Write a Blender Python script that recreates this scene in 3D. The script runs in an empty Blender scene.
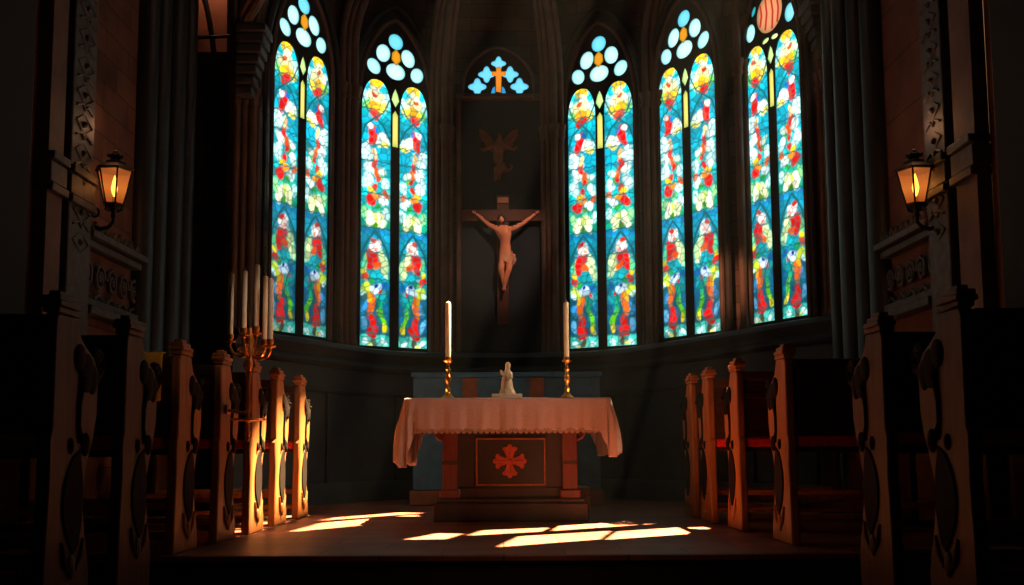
import bpy, bmesh, math, random
import numpy as np
from mathutils import Vector, Matrix, Euler

random.seed(7)
RNG = np.random.RandomState(11)
SC = bpy.context.scene
COL = SC.collection
PI = math.pi
R = math.radians

# ------------------------------------------------------------------ camera
F = 950.0                       # focal length in pixels of the 1024 px frame
PITCH, ROLL = R(5.2), R(0.25)
EYE = Vector((0, 0, 0.53))
CX = 503.0
CY = 448.0 - F * math.tan(PITCH)
f0 = Vector((0, math.cos(PITCH), math.sin(PITCH)))
u0 = Vector((0, -math.sin(PITCH), math.cos(PITCH)))
r0 = Vector((1, 0, 0))
cr = math.cos(ROLL) * r0 - math.sin(ROLL) * u0
cu = math.cos(ROLL) * u0 + math.sin(ROLL) * r0

cam_d = bpy.data.cameras.new('camera')
cam = bpy.data.objects.new('camera', cam_d)
COL.objects.link(cam)
cam_d.sensor_width = 36
cam_d.lens = 36 * F / 1024
cam_d.shift_x = (512 - CX) / 1024
cam_d.shift_y = (CY - 292.5) / 1024
m = Matrix((cr, cu, -f0)).transposed().to_4x4()
m.translation = EYE
cam.matrix_world = m
cam_d.clip_start = 0.05
SC.camera = cam


def at(px, py, Y):
    """world point at depth Y seen at pixel (px, py)"""
    d = f0 + cr * ((px - CX) / F) - cu * ((py - CY) / F)
    return EYE + d * (Y / d.y)


# ------------------------------------------------------------------ colours and materials
def lin(c):
    return tuple((x / 12.92 if x <= 0.04045 else ((x + 0.055) / 1.055) ** 2.4) for x in [v / 255 for v in c])


def newmat(name):
    mt = bpy.data.materials.new(name)
    mt.use_nodes = True
    nt = mt.node_tree
    b = nt.nodes['Principled BSDF']
    return mt, nt, b


def pmat(name, rgb, rough=0.6, metal=0.0, scale=6.0, var=0.3, bump=0.15, stretch=(1, 1, 1), spec=0.4, detail=5.0, sheen=0.0):
    mt, nt, b = newmat(name)
    c = lin(rgb)
    tc = nt.nodes.new('ShaderNodeTexCoord')
    mp = nt.nodes.new('ShaderNodeMapping')
    mp.inputs['Scale'].default_value = stretch
    nz = nt.nodes.new('ShaderNodeTexNoise')
    nz.inputs['Scale'].default_value = scale
    nz.inputs['Detail'].default_value = detail
    rp = nt.nodes.new('ShaderNodeValToRGB')
    rp.color_ramp.elements[0].position = 0.3
    rp.color_ramp.elements[1].position = 0.7
    rp.color_ramp.elements[0].color = (*[x * (1 - var) for x in c], 1)
    rp.color_ramp.elements[1].color = (*[min(1, x * (1 + var)) for x in c], 1)
    L = nt.links.new
    L(tc.outputs['Object'], mp.inputs['Vector'])
    L(mp.outputs['Vector'], nz.inputs['Vector'])
    L(nz.outputs['Fac'], rp.inputs['Fac'])
    L(rp.outputs['Color'], b.inputs['Base Color'])
    b.inputs['Roughness'].default_value = rough
    b.inputs['Metallic'].default_value = metal
    b.inputs['Specular IOR Level'].default_value = spec
    if sheen:
        b.inputs['Sheen Weight'].default_value = sheen
    if bump:
        bp = nt.nodes.new('ShaderNodeBump')
        bp.inputs['Strength'].default_value = bump
        bp.inputs['Distance'].default_value = 0.01
        L(nz.outputs['Fac'], bp.inputs['Height'])
        L(bp.outputs['Normal'], b.inputs['Normal'])
    return mt


def brickmat(name, rgb, mortar, w=0.34, h=0.16, rough=0.85, plane='XZ'):
    mt, nt, b = newmat(name)
    L = nt.links.new
    tc = nt.nodes.new('ShaderNodeTexCoord')
    sp = nt.nodes.new('ShaderNodeSeparateXYZ')
    cb = nt.nodes.new('ShaderNodeCombineXYZ')
    L(tc.outputs['Object'], sp.inputs[0])
    L(sp.outputs[plane[0]], cb.inputs['X'])
    L(sp.outputs[plane[1]], cb.inputs['Y'])
    br = nt.nodes.new('ShaderNodeTexBrick')
    br.inputs['Scale'].default_value = 1.0
    br.inputs['Brick Width'].default_value = w
    br.inputs['Row Height'].default_value = h
    br.inputs['Mortar Size'].default_value = 0.006
    br.inputs['Mortar Smooth'].default_value = 0.5
    c = lin(rgb)
    br.inputs['Color1'].default_value = (*[x * 0.75 for x in c], 1)
    br.inputs['Color2'].default_value = (*[min(1, x * 1.2) for x in c], 1)
    br.inputs['Mortar'].default_value = (*lin(mortar), 1)
    L(cb.outputs[0], br.inputs['Vector'])
    nz = nt.nodes.new('ShaderNodeTexNoise')
    nz.inputs['Scale'].default_value = 3.5
    nz.inputs['Detail'].default_value = 8
    mx = nt.nodes.new('ShaderNodeMix')
    mx.data_type = 'RGBA'
    mx.blend_type = 'MULTIPLY'
    mx.inputs['Factor'].default_value = 0.7
    L(tc.outputs['Object'], nz.inputs['Vector'])
    rp = nt.nodes.new('ShaderNodeValToRGB')
    rp.color_ramp.elements[0].position = 0.3
    rp.color_ramp.elements[0].color = (0.35, 0.35, 0.35, 1)
    rp.color_ramp.elements[1].position = 0.65
    L(nz.outputs['Fac'], rp.inputs['Fac'])
    L(br.outputs['Color'], mx.inputs['A'])
    L(rp.outputs['Color'], mx.inputs['B'])
    L(mx.outputs['Result'], b.inputs['Base Color'])
    b.inputs['Roughness'].default_value = rough
    b.inputs['Specular IOR Level'].default_value = 0.2
    bp = nt.nodes.new('ShaderNodeBump')
    bp.inputs['Strength'].default_value = 0.25
    bp.inputs['Distance'].default_value = 0.01
    L(br.outputs['Fac'], bp.inputs['Height'])
    bp.invert = True
    L(bp.outputs['Normal'], b.inputs['Normal'])
    return mt


def floormat(name, rgb, w, h, rough=0.45):
    mt = brickmat(name, rgb, [x * 0.45 for x in rgb], w, h, rough, 'XY')
    mt.node_tree.nodes['Principled BSDF'].inputs['Specular IOR Level'].default_value = 0.35
    return mt


def emat(name, rgb, strength):
    mt, nt, b = newmat(name)
    b.inputs['Base Color'].default_value = (0, 0, 0, 1)
    b.inputs['Emission Color'].default_value = (*lin(rgb), 1)
    b.inputs['Emission Strength'].default_value = strength
    return mt


def glassmat(name, strength):
    """stained glass lit by daylight outside: colour stored on the panes"""
    mt, nt, b = newmat(name)
    a = nt.nodes.new('ShaderNodeAttribute')
    a.attribute_name = 'glass'
    nt.links.new(a.outputs['Color'], b.inputs['Emission Color'])
    b.inputs['Emission Strength'].default_value = strength
    b.inputs['Base Color'].default_value = (0.01, 0.012, 0.015, 1)
    b.inputs['Roughness'].default_value = 0.35
    return mt


M = {}
M['stone'] = brickmat('dark_apse_stone', (78, 62, 58), (40, 32, 30))
M['stone_side'] = brickmat('side_wall_stone', (96, 68, 60), (62, 42, 36), 0.42, 0.2, plane='YZ')
M['shaft'] = pmat('pier_stone', (82, 64, 56), 0.7, scale=5, var=0.3, bump=0.2)
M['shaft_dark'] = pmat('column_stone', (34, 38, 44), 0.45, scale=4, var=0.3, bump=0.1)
M['black'] = pmat('near_black_stone', (18, 19, 22), 0.8, scale=3, var=0.3)  # one even near-black tone
M['tracery'] = pmat('tracery_stone', (36, 32, 34), 0.75, scale=9, var=0.3, bump=0.2)
M['dado'] = pmat('dado_stone', (38, 47, 58), 0.6, scale=3, var=0.3, bump=0.1)
M['niche'] = pmat('niche_panel', (17, 30, 44), 0.8, scale=3, var=0.25, bump=0.1)
M['orn'] = pmat('carved_stone', (60, 58, 62), 0.6, scale=14, var=0.4, bump=0.4)
M['ceil'] = pmat('ceiling_plaster', (46, 38, 36), 0.9, scale=3)
M['floor'] = floormat('chancel_floor', (138, 82, 62), 0.62, 0.3)
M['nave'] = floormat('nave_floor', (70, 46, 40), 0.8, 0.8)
M['riser'] = pmat('step_stone', (40, 28, 26), 0.7, scale=5)
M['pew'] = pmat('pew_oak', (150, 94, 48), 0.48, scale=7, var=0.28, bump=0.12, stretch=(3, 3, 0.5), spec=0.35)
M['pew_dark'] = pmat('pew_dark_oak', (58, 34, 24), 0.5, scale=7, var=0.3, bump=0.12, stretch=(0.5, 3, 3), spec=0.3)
M['pew_shaded'] = pmat('pew_shaded_oak', (84, 54, 36), 0.55, scale=7, var=0.28, bump=0.12, stretch=(3, 3, 0.5), spec=0.3)  # darkened pew oak: dimness of the front pews put into the colour
M['carve'] = pmat('carving_and_hollow_dark', (22, 12, 8), 0.85, scale=16, var=0.3, bump=0.3, spec=0.12)  # dark carved oak, and the painted shade of the hollow lens
M['red'] = pmat('red_cushion', (226, 16, 24), 0.85, scale=40, var=0.2, bump=0.2, sheen=0.3)
M['altar'] = pmat('altar_wood', (100, 44, 32), 0.5, scale=6, var=0.25, bump=0.12, stretch=(3, 3, 0.6))
M['altar_dark'] = pmat('altar_dark_wood', (48, 28, 26), 0.55, scale=6, var=0.25, bump=0.1, stretch=(3, 3, 0.6))
M['panel'] = pmat('altar_panel', (42, 38, 40), 0.6, scale=8, var=0.2, bump=0.1)
M['gilt'] = pmat('dull_gilt', (152, 86, 50), 0.45, 0.35, scale=20, var=0.2, bump=0.1)
M['emblem'] = pmat('emblem_red', (170, 70, 44), 0.5, 0.15, scale=30, var=0.3, bump=0.3)
M['cloth'] = pmat('white_linen', (172, 154, 156), 0.9, scale=60, var=0.06, bump=0.15, spec=0.1)
M['lace'] = pmat('lace_edge', (150, 128, 124), 0.95, scale=90, var=0.25, bump=0.4, spec=0.1)
M['brass'] = pmat('brass', (206, 140, 62), 0.28, 0.95, scale=12, var=0.15, bump=0.05)
M['copper'] = pmat('aged_copper', (214, 142, 74), 0.32, 0.9, scale=12, var=0.2, bump=0.05)
M['wax'] = pmat('candle_wax', (236, 220, 192), 0.55, scale=10, var=0.05, bump=0.03)
M['wax'].node_tree.nodes['Principled BSDF'].inputs['Subsurface Weight'].default_value = 0.25
M['wax'].node_tree.nodes['Principled BSDF'].inputs['Subsurface Radius'].default_value = (0.02, 0.012, 0.006)
M['wick'] = pmat('wick', (190, 160, 120), 0.9, scale=30)
M['ivory'] = pmat('ivory_stone', (232, 206, 176), 0.5, scale=14, var=0.12, bump=0.1)
M['flesh'] = pmat('painted_flesh', (214, 136, 104), 0.5, scale=9, var=0.12, bump=0.05)
M['hair'] = pmat('painted_hair', (44, 24, 18), 0.7, scale=40, var=0.3, bump=0.5)
M['loin'] = pmat('painted_loincloth', (206, 150, 120), 0.7, scale=16, var=0.15, bump=0.2)
M['cross'] = pmat('cross_wood', (72, 34, 24), 0.6, scale=6, var=0.25, bump=0.15, stretch=(3, 3, 0.5))
M['plaque'] = pmat('title_board', (170, 120, 96), 0.7, scale=14, var=0.2)
M['relief'] = pmat('bronze_relief', (118, 66, 44), 0.5, 0.4, scale=14, var=0.3, bump=0.25)
M['blue'] = pmat('blue_grey_cloth', (56, 108, 156), 0.9, scale=8, var=0.2, bump=0.1)
M['tan'] = pmat('tan_panel', (112, 84, 76), 0.8, scale=8, var=0.2)
M['box'] = pmat('pale_box_wood', (170, 122, 92), 0.6, scale=8, var=0.2)
M['ochre'] = pmat('ochre_cloth', (236, 168, 52), 0.9, scale=30, var=0.15, bump=0.2)
M['iron'] = pmat('black_iron', (26, 24, 24), 0.5, 0.6, scale=20, var=0.2, bump=0.1)
M['flame'] = emat('lantern_flame', (255, 186, 84), 9.0)
M['glass'] = glassmat('stained_glass', 1.25)
M['vault'] = pmat('side_vault_plaster', (150, 96, 74), 0.9, scale=4, var=0.2, bump=0.1)


def lanternglass():
    mt, nt, b = newmat('amber_lantern_glass')
    L = nt.links.new
    em = nt.nodes.new('ShaderNodeEmission')
    tc = nt.nodes.new('ShaderNodeTexCoord')
    sp = nt.nodes.new('ShaderNodeSeparateXYZ')
    L(tc.outputs['Generated'], sp.inputs[0])
    rp = nt.nodes.new('ShaderNodeValToRGB')
    e = rp.color_ramp.elements
    e[0].color = (*lin((150, 66, 26)), 1)
    e[1].color = (*lin((186, 92, 44)), 1)
    x = e.new(0.45)
    x.color = (*lin((236, 132, 58)), 1)
    L(sp.outputs['Z'], rp.inputs['Fac'])
    L(rp.outputs['Color'], em.inputs['Color'])
    em.inputs['Strength'].default_value = 1.0
    tr = nt.nodes.new('ShaderNodeBsdfTransparent')
    tr.inputs['Color'].default_value = (1, 0.75, 0.45, 1)
    mx = nt.nodes.new('ShaderNodeMixShader')
    mx.inputs['Fac'].default_value = 0.55
    L(tr.outputs[0], mx.inputs[1])
    L(em.outputs[0], mx.inputs[2])
    L(mx.outputs[0], nt.nodes['Material Output'].inputs['Surface'])
    return mt


M['amber'] = lanternglass()


# ------------------------------------------------------------------ mesh helpers
class MB:
    def __init__(self):
        self.v, self.f = [], []

    def add(self, vs, fs):
        o = len(self.v)
        self.v += [tuple(x) for x in vs]
        self.f += [tuple(i + o for i in q) for q in fs]
        return self

    def box(self, a, b):
        x0, y0, z0 = a
        x1, y1, z1 = b
        return self.add([(x0, y0, z0), (x1, y0, z0), (x1, y1, z0), (x0, y1, z0), (x0, y0, z1), (x1, y0, z1), (x1, y1, z1), (x0, y1, z1)],
                        [(3, 2, 1, 0), (4, 5, 6, 7), (0, 1, 5, 4), (1, 2, 6, 5), (2, 3, 7, 6), (3, 0, 4, 7)])

    def prism(self, poly, a0, a1, axis='Y'):
        """polygon in the other two axes, extruded along axis"""
        def P(p, a):
            return {'Y': (p[0], a, p[1]), 'X': (a, p[0], p[1]), 'Z': (p[0], p[1], a)}[axis]
        n = len(poly)
        vs = [P(p, a0) for p in poly] + [P(p, a1) for p in poly]
        fs = [tuple(range(n))[::-1], tuple(range(n, 2 * n))] + [(i, (i + 1) % n, (i + 1) % n + n, i + n) for i in range(n)]
        return self.add(vs, fs)

    def tube(self, pts, rad, n=10, closed=False):
        pts = [Vector(p) for p in pts]
        k = len(pts)
        if not isinstance(rad, (list, tuple)):
            rad = [rad] * k
        vs, fs = [], []
        nrm = None
        for i, p in enumerate(pts):
            if closed:
                t = pts[(i + 1) % k] - pts[i - 1]
            else:
                t = pts[min(i + 1, k - 1)] - pts[max(i - 1, 0)]
            t.normalize()
            if nrm is None:
                a = Vector((0, 0, 1)) if abs(t.z) < 0.9 else Vector((1, 0, 0))
                nrm = t.cross(a).normalized()
            else:
                nrm = (nrm - t * nrm.dot(t)).normalized()
            bn = t.cross(nrm)
            for j in range(n):
                an = 2 * PI * j / n
                vs.append(p + (nrm * math.cos(an) + bn * math.sin(an)) * rad[i])
        for i in range(k if closed else k - 1):
            for j in range(n):
                a, b = i * n + j, i * n + (j + 1) % n
                c, d = ((i + 1) % k) * n + (j + 1) % n, ((i + 1) % k) * n + j
                fs.append((a, b, c, d))
        if not closed:
            fs.append(tuple(range(n))[::-1])
            fs.append(tuple(range((k - 1) * n, k * n)))
        return self.add(vs, fs)

    def lathe(self, prof, c=(0, 0, 0), n=20, rot=0.0):
        vs, fs = [], []
        k = len(prof)
        for r, z in prof:
            for j in range(n):
                an = 2 * PI * j / n + rot
                vs.append((c[0] + max(r, 1e-4) * math.cos(an), c[1] + max(r, 1e-4) * math.sin(an), c[2] + z))
        for i in range(k - 1):
            for j in range(n):
                fs.append((i * n + j, i * n + (j + 1) % n, (i + 1) * n + (j + 1) % n, (i + 1) * n + j))
        fs.append(tuple(range(n))[::-1])
        fs.append(tuple(range((k - 1) * n, k * n)))
        return self.add(vs, fs)

    def ball(self, c, r, n=14, mrows=8):
        if not isinstance(r, (list, tuple)):
            r = (r, r, r)
        vs, fs = [], []
        for i in range(mrows + 1):
            th = PI * i / mrows
            s = max(math.sin(th), 1e-3)
            for j in range(n):
                an = 2 * PI * j / n
                vs.append((c[0] + r[0] * s * math.cos(an), c[1] + r[1] * s * math.sin(an), c[2] - r[2] * math.cos(th)))
        for i in range(mrows):
            for j in range(n):
                fs.append((i * n + j, i * n + (j + 1) % n, (i + 1) * n + (j + 1) % n, (i + 1) * n + j))
        fs.append(tuple(range(n))[::-1])
        fs.append(tuple(range(mrows * n, (mrows + 1) * n)))
        return self.add(vs, fs)

    def xform(self, mat):
        self.v = [tuple(mat @ Vector(p)) for p in self.v]
        return self

    def build(self, name, mt, parent=None, bevel=0.0, seg=2, smooth=True, angle=35, recalc=True):
        me = bpy.data.meshes.new(name)
        me.from_pydata(self.v, [], self.f)
        if recalc:
            bm = bmesh.new()
            bm.from_mesh(me)
            bmesh.ops.recalc_face_normals(bm, faces=bm.faces)
            bm.to_mesh(me)
            bm.free()
        me.materials.append(mt)
        if smooth:
            me.polygons.foreach_set('use_smooth', [True] * len(me.polygons))
            me.set_sharp_from_angle(angle=R(angle))
        o = bpy.data.objects.new(name, me)
        COL.objects.link(o)
        if parent:
            o.parent = parent
        if bevel:
            bv = o.modifiers.new('bevel', 'BEVEL')
            bv.width = bevel
            bv.segments = seg
            bv.limit_method = 'ANGLE'
            bv.angle_limit = R(40)
        return o


def tag(o, label=None, cat=None, group=None, kind=None):
    if label:
        o['label'] = label
    if cat:
        o['category'] = cat
    if group:
        o['group'] = group
    if kind:
        o['kind'] = kind
    return o


def empty(name, loc=(0, 0, 0), rz=0.0):
    o = bpy.data.objects.new(name, None)
    o.empty_display_size = 0.1
    COL.objects.link(o)
    o.location = loc
    o.rotation_euler = (0, 0, rz)
    return o


def struct(o):
    o['kind'] = 'structure'
    return o


def kids(o):
    return [c for c in bpy.data.objects if c.parent == o]


def copy_tree(o, parent=None):
    c = o.copy()
    COL.objects.link(c)
    if parent:
        c.parent = parent
    for ch in kids(o):
        copy_tree(ch, c)
    return c


def plate(name, outline, holes, depth, mt, parent=None, smooth=False):
    """flat plate in local XY with holes, extruded +-depth along local Z -> mesh object"""
    cu_ = bpy.data.curves.new(name + '_outline', 'CURVE')
    cu_.dimensions = '2D'
    cu_.fill_mode = 'BOTH'
    cu_.extrude = depth
    for poly in [outline] + holes:
        s = cu_.splines.new('POLY')
        s.points.add(len(poly) - 1)
        for p, q in zip(s.points, poly):
            p.co = (q[0], q[1], 0, 1)
        s.use_cyclic_u = True
    t = bpy.data.objects.new('plate_source', cu_)
    COL.objects.link(t)
    dg = bpy.context.evaluated_depsgraph_get()
    me = bpy.data.meshes.new_from_object(t.evaluated_get(dg))
    bpy.data.objects.remove(t)
    bpy.data.curves.remove(cu_)
    me.name = name
    me.materials.clear()
    me.materials.append(mt)
    o = bpy.data.objects.new(name, me)
    COL.objects.link(o)
    if parent:
        o.parent = parent
    return o


def skin(name, pts, edges, radii, mt, parent=None, sub=2, root=0):
    me = bpy.data.meshes.new(name)
    me.from_pydata([tuple(p) for p in pts], edges, [])
    o = bpy.data.objects.new(name, me)
    COL.objects.link(o)
    o.modifiers.new('skin', 'SKIN')
    for i, s in enumerate(me.skin_vertices[0].data):
        r = radii[i]
        s.radius = (r, r) if not isinstance(r, (tuple, list)) else r
        s.use_root = (i == root)
    sb = o.modifiers.new('sub', 'SUBSURF')
    sb.levels = sub
    sb.render_levels = sub
    dg = bpy.context.evaluated_depsgraph_get()
    me2 = bpy.data.meshes.new_from_object(o.evaluated_get(dg))
    o.modifiers.clear()
    o.data = me2
    me2.name = name
    me2.materials.clear()
    me2.materials.append(mt)
    me2.polygons.foreach_set('use_smooth', [True] * len(me2.polygons))
    if parent:
        o.parent = parent
    return o


def arc(cx, cy, r, a0, a1, n):
    return [(cx + r * math.cos(R(a0 + (a1 - a0) * i / n)), cy + r * math.sin(R(a0 + (a1 - a0) * i / n))) for i in range(n + 1)]


def ell(cx, cy, rx, ry, n=20, rot=0.0):
    c, s = math.cos(R(rot)), math.sin(R(rot))
    out = []
    for i in range(n):
        a = 2 * PI * i / n
        x, y = rx * math.cos(a), ry * math.sin(a)
        out.append((cx + c * x - s * y, cy + s * x + c * y))
    return out


# ------------------------------------------------------------------ sunlight and unseen wall slots added to shape its streaks
ELEV = R(68)
AZ = Vector((0.8, 0.6, 0))
TAN = math.tan(ELEV)
WX = 2.9                                   # side walls at x = +-WX


def slot_pt(p):
    t = (WX - p[0]) / AZ.x
    return (p[1] + AZ.y * t, (p[2] if len(p) > 2 else 0) + TAN * t)


def fl(px, py, Y=None):
    """floor point under a pixel"""
    d = f0 + cr * ((px - CX) / F) - cu * ((py - CY) / F)
    return EYE + d * (-EYE.z / d.z)


def streak(quad):
    mx, my = sum(q[0] for q in quad) / 4, sum(q[1] for q in quad) / 4
    quad = [(q[0], my + (q[1] - my) * 1.12) for q in quad]
    return [slot_pt(fl(*q)) for q in quad]


slots = [
    streak([(494, 546), (516, 536.5), (610, 531.5), (598, 539)]),
    streak([(602, 539), (614, 531.5), (676, 528), (690, 533.5)]),
    streak([(697, 533), (684, 527.8), (704, 527.2), (716, 532)]),
    streak([(404, 539), (436, 533.5), (462, 534), (446, 538.5)]),
    streak([(466, 535), (480, 530.5), (548, 528), (540, 531.5)]),
    streak([(548, 530.5), (556, 526), (628, 521.5), (636, 525)]),
    streak([(641, 524.5), (634, 521), (662, 519), (680, 521)]),
    streak([(290, 531), (322, 523), (416, 515.5), (424, 520)]),
    streak([(318, 520.5), (336, 517.5), (400, 513), (424, 513.5)]),
    # the aisle faces of the far left pews
    [slot_pt((-1.575, y, z)) for y, z in ((5.94, 0.0), (6.4, 0.0), (6.4, 0.72), (5.94, 0.5))],
    [slot_pt((-1.575, y, z)) for y, z in ((6.55, 0.02), (7.06, 0.02), (7.06, 0.82), (6.55, 0.72))],
    [slot_pt((-1.56, y, z)) for y, z in ((7.2, 0.02), (7.72, 0.02), (7.72, 0.84), (7.2, 0.76))],
    # right corner of the altar
    [slot_pt((x, y, 0.9)) for x, y in ((0.5, 6.93), (0.8, 6.93), (0.8, 7.35), (0.62, 7.35))],
]
TOPZ = 16.5
wr = plate('wall_right', [(-3, -0.3), (14, -0.3), (14, TOPZ), (-3, TOPZ)], slots, 0.01, M['stone_side'])
wr.matrix_world = Matrix(((0, 0, 1, WX + 0.01), (1, 0, 0, 0), (0, 1, 0, 0), (0, 0, 0, 1)))
struct(wr)

HAZE = 0.0007
FAR = 900.0
dirv = Vector((-AZ.x * math.cos(ELEV), -AZ.y * math.cos(ELEV), -math.sin(ELEV)))
sun_d = bpy.data.lights.new('sun', 'SPOT')
sun_d.energy = 128 * FAR * FAR * 4 * PI * math.exp(HAZE * FAR)
sun_d.color = (1.0, 0.70, 0.36)
sun_d.spot_size = R(0.85)
sun_d.spot_blend = 0.0
sun_d.shadow_soft_size = 2.5
sun = bpy.data.objects.new('sun', sun_d)
COL.objects.link(sun)
sun.location = Vector((0, 6.5, 0)) - dirv * FAR
sun.rotation_euler = dirv.to_track_quat('-Z', 'Y').to_euler()

# ------------------------------------------------------------------ room shell
EDGE = 4.84
LOW = -0.17
struct(MB().box((-3.6, EDGE, -0.14), (3.3, 12.6, 0.0)).build('floor', M['floor'], smooth=False))
struct(MB().box((-WX, EDGE - 0.02, LOW), (WX, EDGE, -0.035)).build('trim_1', M['riser'], smooth=False))          # riser under the nosing
struct(MB().box((-WX, EDGE - 0.05, -0.035), (WX, EDGE, 0.0)).build('trim_2', M['floor'], bevel=0.008))           # nosing
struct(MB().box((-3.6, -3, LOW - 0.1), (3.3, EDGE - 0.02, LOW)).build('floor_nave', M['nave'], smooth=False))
struct(MB().box((-4, 12.6, -0.3), (WX, 12.7, TOPZ)).build('wall_back', M['stone'], smooth=False))
struct(MB().box((-4, -3.1, -0.3), (4, -3, TOPZ)).build('wall_front', M['stone'], smooth=False))
struct(MB().box((-4, -3.1, TOPZ), (WX + 0.02, 12.7, TOPZ + 0.1)).build('ceiling', M['ceil'], smooth=False))
wl = MB()
wl.box((-WX - 0.1, -3, -0.3), (-WX, 8.0, TOPZ))
wl.box((-3.7, 7.95, -0.3), (-3.6, 12.6, TOPZ))
wl.box((-3.6, 7.95, -0.3), (-WX - 0.1, 8.0, TOPZ))
struct(wl.build('wall_left', M['stone_side'], smooth=False))

# ------------------------------------------------------------------ stained glass windows
LW, LH = 0.148, 2.83          # half width is LW/.. of one light; heights in design metres
PXM = 93.0
HS = 0.2065                   # half spacing of the two lights
HL = 0.159                    # half width of a light


def light_outline(cx, hw=HL, h=LH, n=9):
    """tall light with a rounded pointed head"""
    sp = h - 0.33
    pts = [(cx - hw, 0), (cx + hw, 0), (cx + hw, sp)]
    for i in range(1, n):
        a = i / n
        pts.append((cx + hw * math.cos(a * PI / 2) ** 0.85, sp + (h - sp) * math.sin(a * PI / 2)))
    pts.append((cx, h))
    for i in range(n - 1, 0, -1):
        a = i / n
        pts.append((cx - hw * math.cos(a * PI / 2) ** 0.85, sp + (h - sp) * math.sin(a * PI / 2)))
    pts.append((cx - hw, sp))
    return pts


CYAN, TEAL, BLUE, DEEP = (74, 208, 214), (16, 150, 158), (26, 128, 180), (10, 76, 100)
WHITE, PALE, YEL, ORA, RED, GRN = (226, 250, 248), (240, 244, 176), (250, 212, 74), (240, 130, 40), (222, 30, 28), (66, 150, 70)
BANDS = [(0, (120, 206, 190)), (11, (90, 190, 176)), (13, DEEP), (52, (12, 92, 116)), (66, TEAL), (92, (22, 140, 156)), (108, (40, 160, 190)), (113, BLUE), (117, (40, 150, 120)),
         (134, (80, 190, 160)), (142, TEAL), (152, (60, 186, 186)), (180, (40, 170, 184)), (200, (30, 160, 178)), (216, (24, 140, 160)), (228, (46, 180, 196)), (250, (70, 200, 216)), (266, (100, 216, 226))]
SHAPES = [
    (13, 5, 3, 5, 0, (70, 70, 50)), (5, 5, 3, 3, 0, WHITE), (22, 5, 3, 3, 0, WHITE), (9, 3, 2, 2, 0, (220, 220, 120)),
    (4, 22, 2.5, 7, 10, (120, 176, 214)), (5, 38, 2.5, 7, -10, (90, 150, 200)), (24, 34, 3, 10, 0, (30, 110, 150)),
    (21, 30, 2.6, 13, 14, (110, 186, 60)), (23, 18, 2.2, 5, 10, (226, 206, 84)), (18, 44, 2.5, 8, 14, (60, 160, 120)),
    (12, 21, 3.2, 11, 0, RED), (12.5, 16, 5.0, 6, 0, (226, 18, 34)), (12, 12, 5.4, 3, 0, (190, 12, 26)),
    (11, 42, 3.0, 12, -8, ORA), (9, 48, 2, 6, -12, (236, 176, 60)), (22, 50, 4, 8, 0, TEAL),
    (6, 56, 5, 6, 0, (206, 222, 96)), (3, 52, 2, 3, 0, WHITE), (15, 57, 5.5, 5, 0, (206, 226, 244)), (15, 60, 2, 2, 0, (30, 50, 140)), (20, 53, 1.8, 2, 0, RED), (23, 60, 3, 4, 0, (40, 110, 180)),
    (5, 67, 4, 4, 0, (228, 84, 40)), (10, 65, 2.4, 3, 0, GRN), (4, 73, 2.6, 3, 0, YEL), (18, 69, 8, 5, 0, (60, 172, 186)),
    (22, 81, 4.2, 14, 12, (222, 238, 178)), (5, 82, 3, 8, -8, (120, 206, 150)),
    (11, 87, 6, 9, -14, RED), (15, 80, 5, 3.5, -30, (238, 116, 44)), (9, 78, 3, 4, 0, (206, 30, 40)),
    (14, 99, 5.2, 6.5, 0, (246, 232, 226)), (12, 104, 3.2, 2.6, 0, (206, 84, 64)), (16, 96, 2, 2, 0, (236, 160, 140)),
    (9, 124, 4.2, 9, -12, (252, 250, 214)), (19, 124, 4.2, 9, 12, (246, 248, 196)), (14, 119, 3, 3.4, 0, (70, 126, 34)), (14, 128, 2, 5, 0, (206, 226, 110)), (4, 130, 3, 6, 0, (170, 226, 160)), (25, 131, 3, 6, 0, WHITE),
    (9, 143, 5.2, 6, 0, (226, 46, 30)), (14, 148, 4, 3.6, 0, (246, 160, 50)), (21, 143, 4.6, 5, 0, (236, 250, 244)), (17, 138, 3, 2.6, 0, GRN), (4, 150, 3, 4, 0, CYAN), (24, 150, 3, 4, 0, (240, 120, 90)),
    (6, 162, 5, 8, 0, WHITE), (14, 157, 3, 4, 0, (230, 70, 44)), (10, 153, 3.4, 3, 0, YEL), (19, 165, 3, 3.6, 0, (70, 170, 100)), (15, 172, 3.2, 6, 0, (244, 120, 60)), (8, 175, 5, 6, 0, (236, 250, 240)), (23, 160, 4, 6, 0, WHITE),
    (21, 172, 4, 4, 0, (220, 244, 226)), (13, 182, 2.8, 7, -6, (228, 60, 40)), (16, 165, 2, 3, 0, RED),
    (5, 190, 5.6, 10, 0, WHITE), (13, 190, 2.6, 6, 0, (250, 206, 150)), (21.5, 188, 6.4, 13, 0, (48, 172, 196)),
    (20, 204, 7, 7, 0, (244, 252, 240)), (22, 199, 5, 3, 20, (246, 224, 120)), (11, 208, 4.4, 11, -12, (228, 44, 28)), (9, 216, 3.2, 3.4, 0, (250, 236, 226)), (15, 214, 2, 3, 0, (60, 120, 190)), (4, 206, 3, 7, 0, (60, 176, 200)),
    (3, 243, 5, 9, 10, (206, 246, 246)), (24, 243, 5, 9, -10, (206, 246, 246)), (13, 245, 9, 8, 0, (250, 246, 190)), (6, 236, 4, 6, 20, (150, 220, 120)), (21, 236, 4, 6, -20, (246, 226, 110)),
    (13, 237, 6, 6, 0, (252, 196, 70)), (13, 230, 5.4, 5, 0, (240, 96, 24)), (13, 226, 3, 3, 0, (206, 40, 20)),
    (12, 249, 2.8, 3, 0, (226, 90, 60)), (14, 261, 6.6, 7, 0, (250, 208, 56)), (14, 254, 3.8, 4.4, 0, (252, 240, 206)),
]
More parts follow.
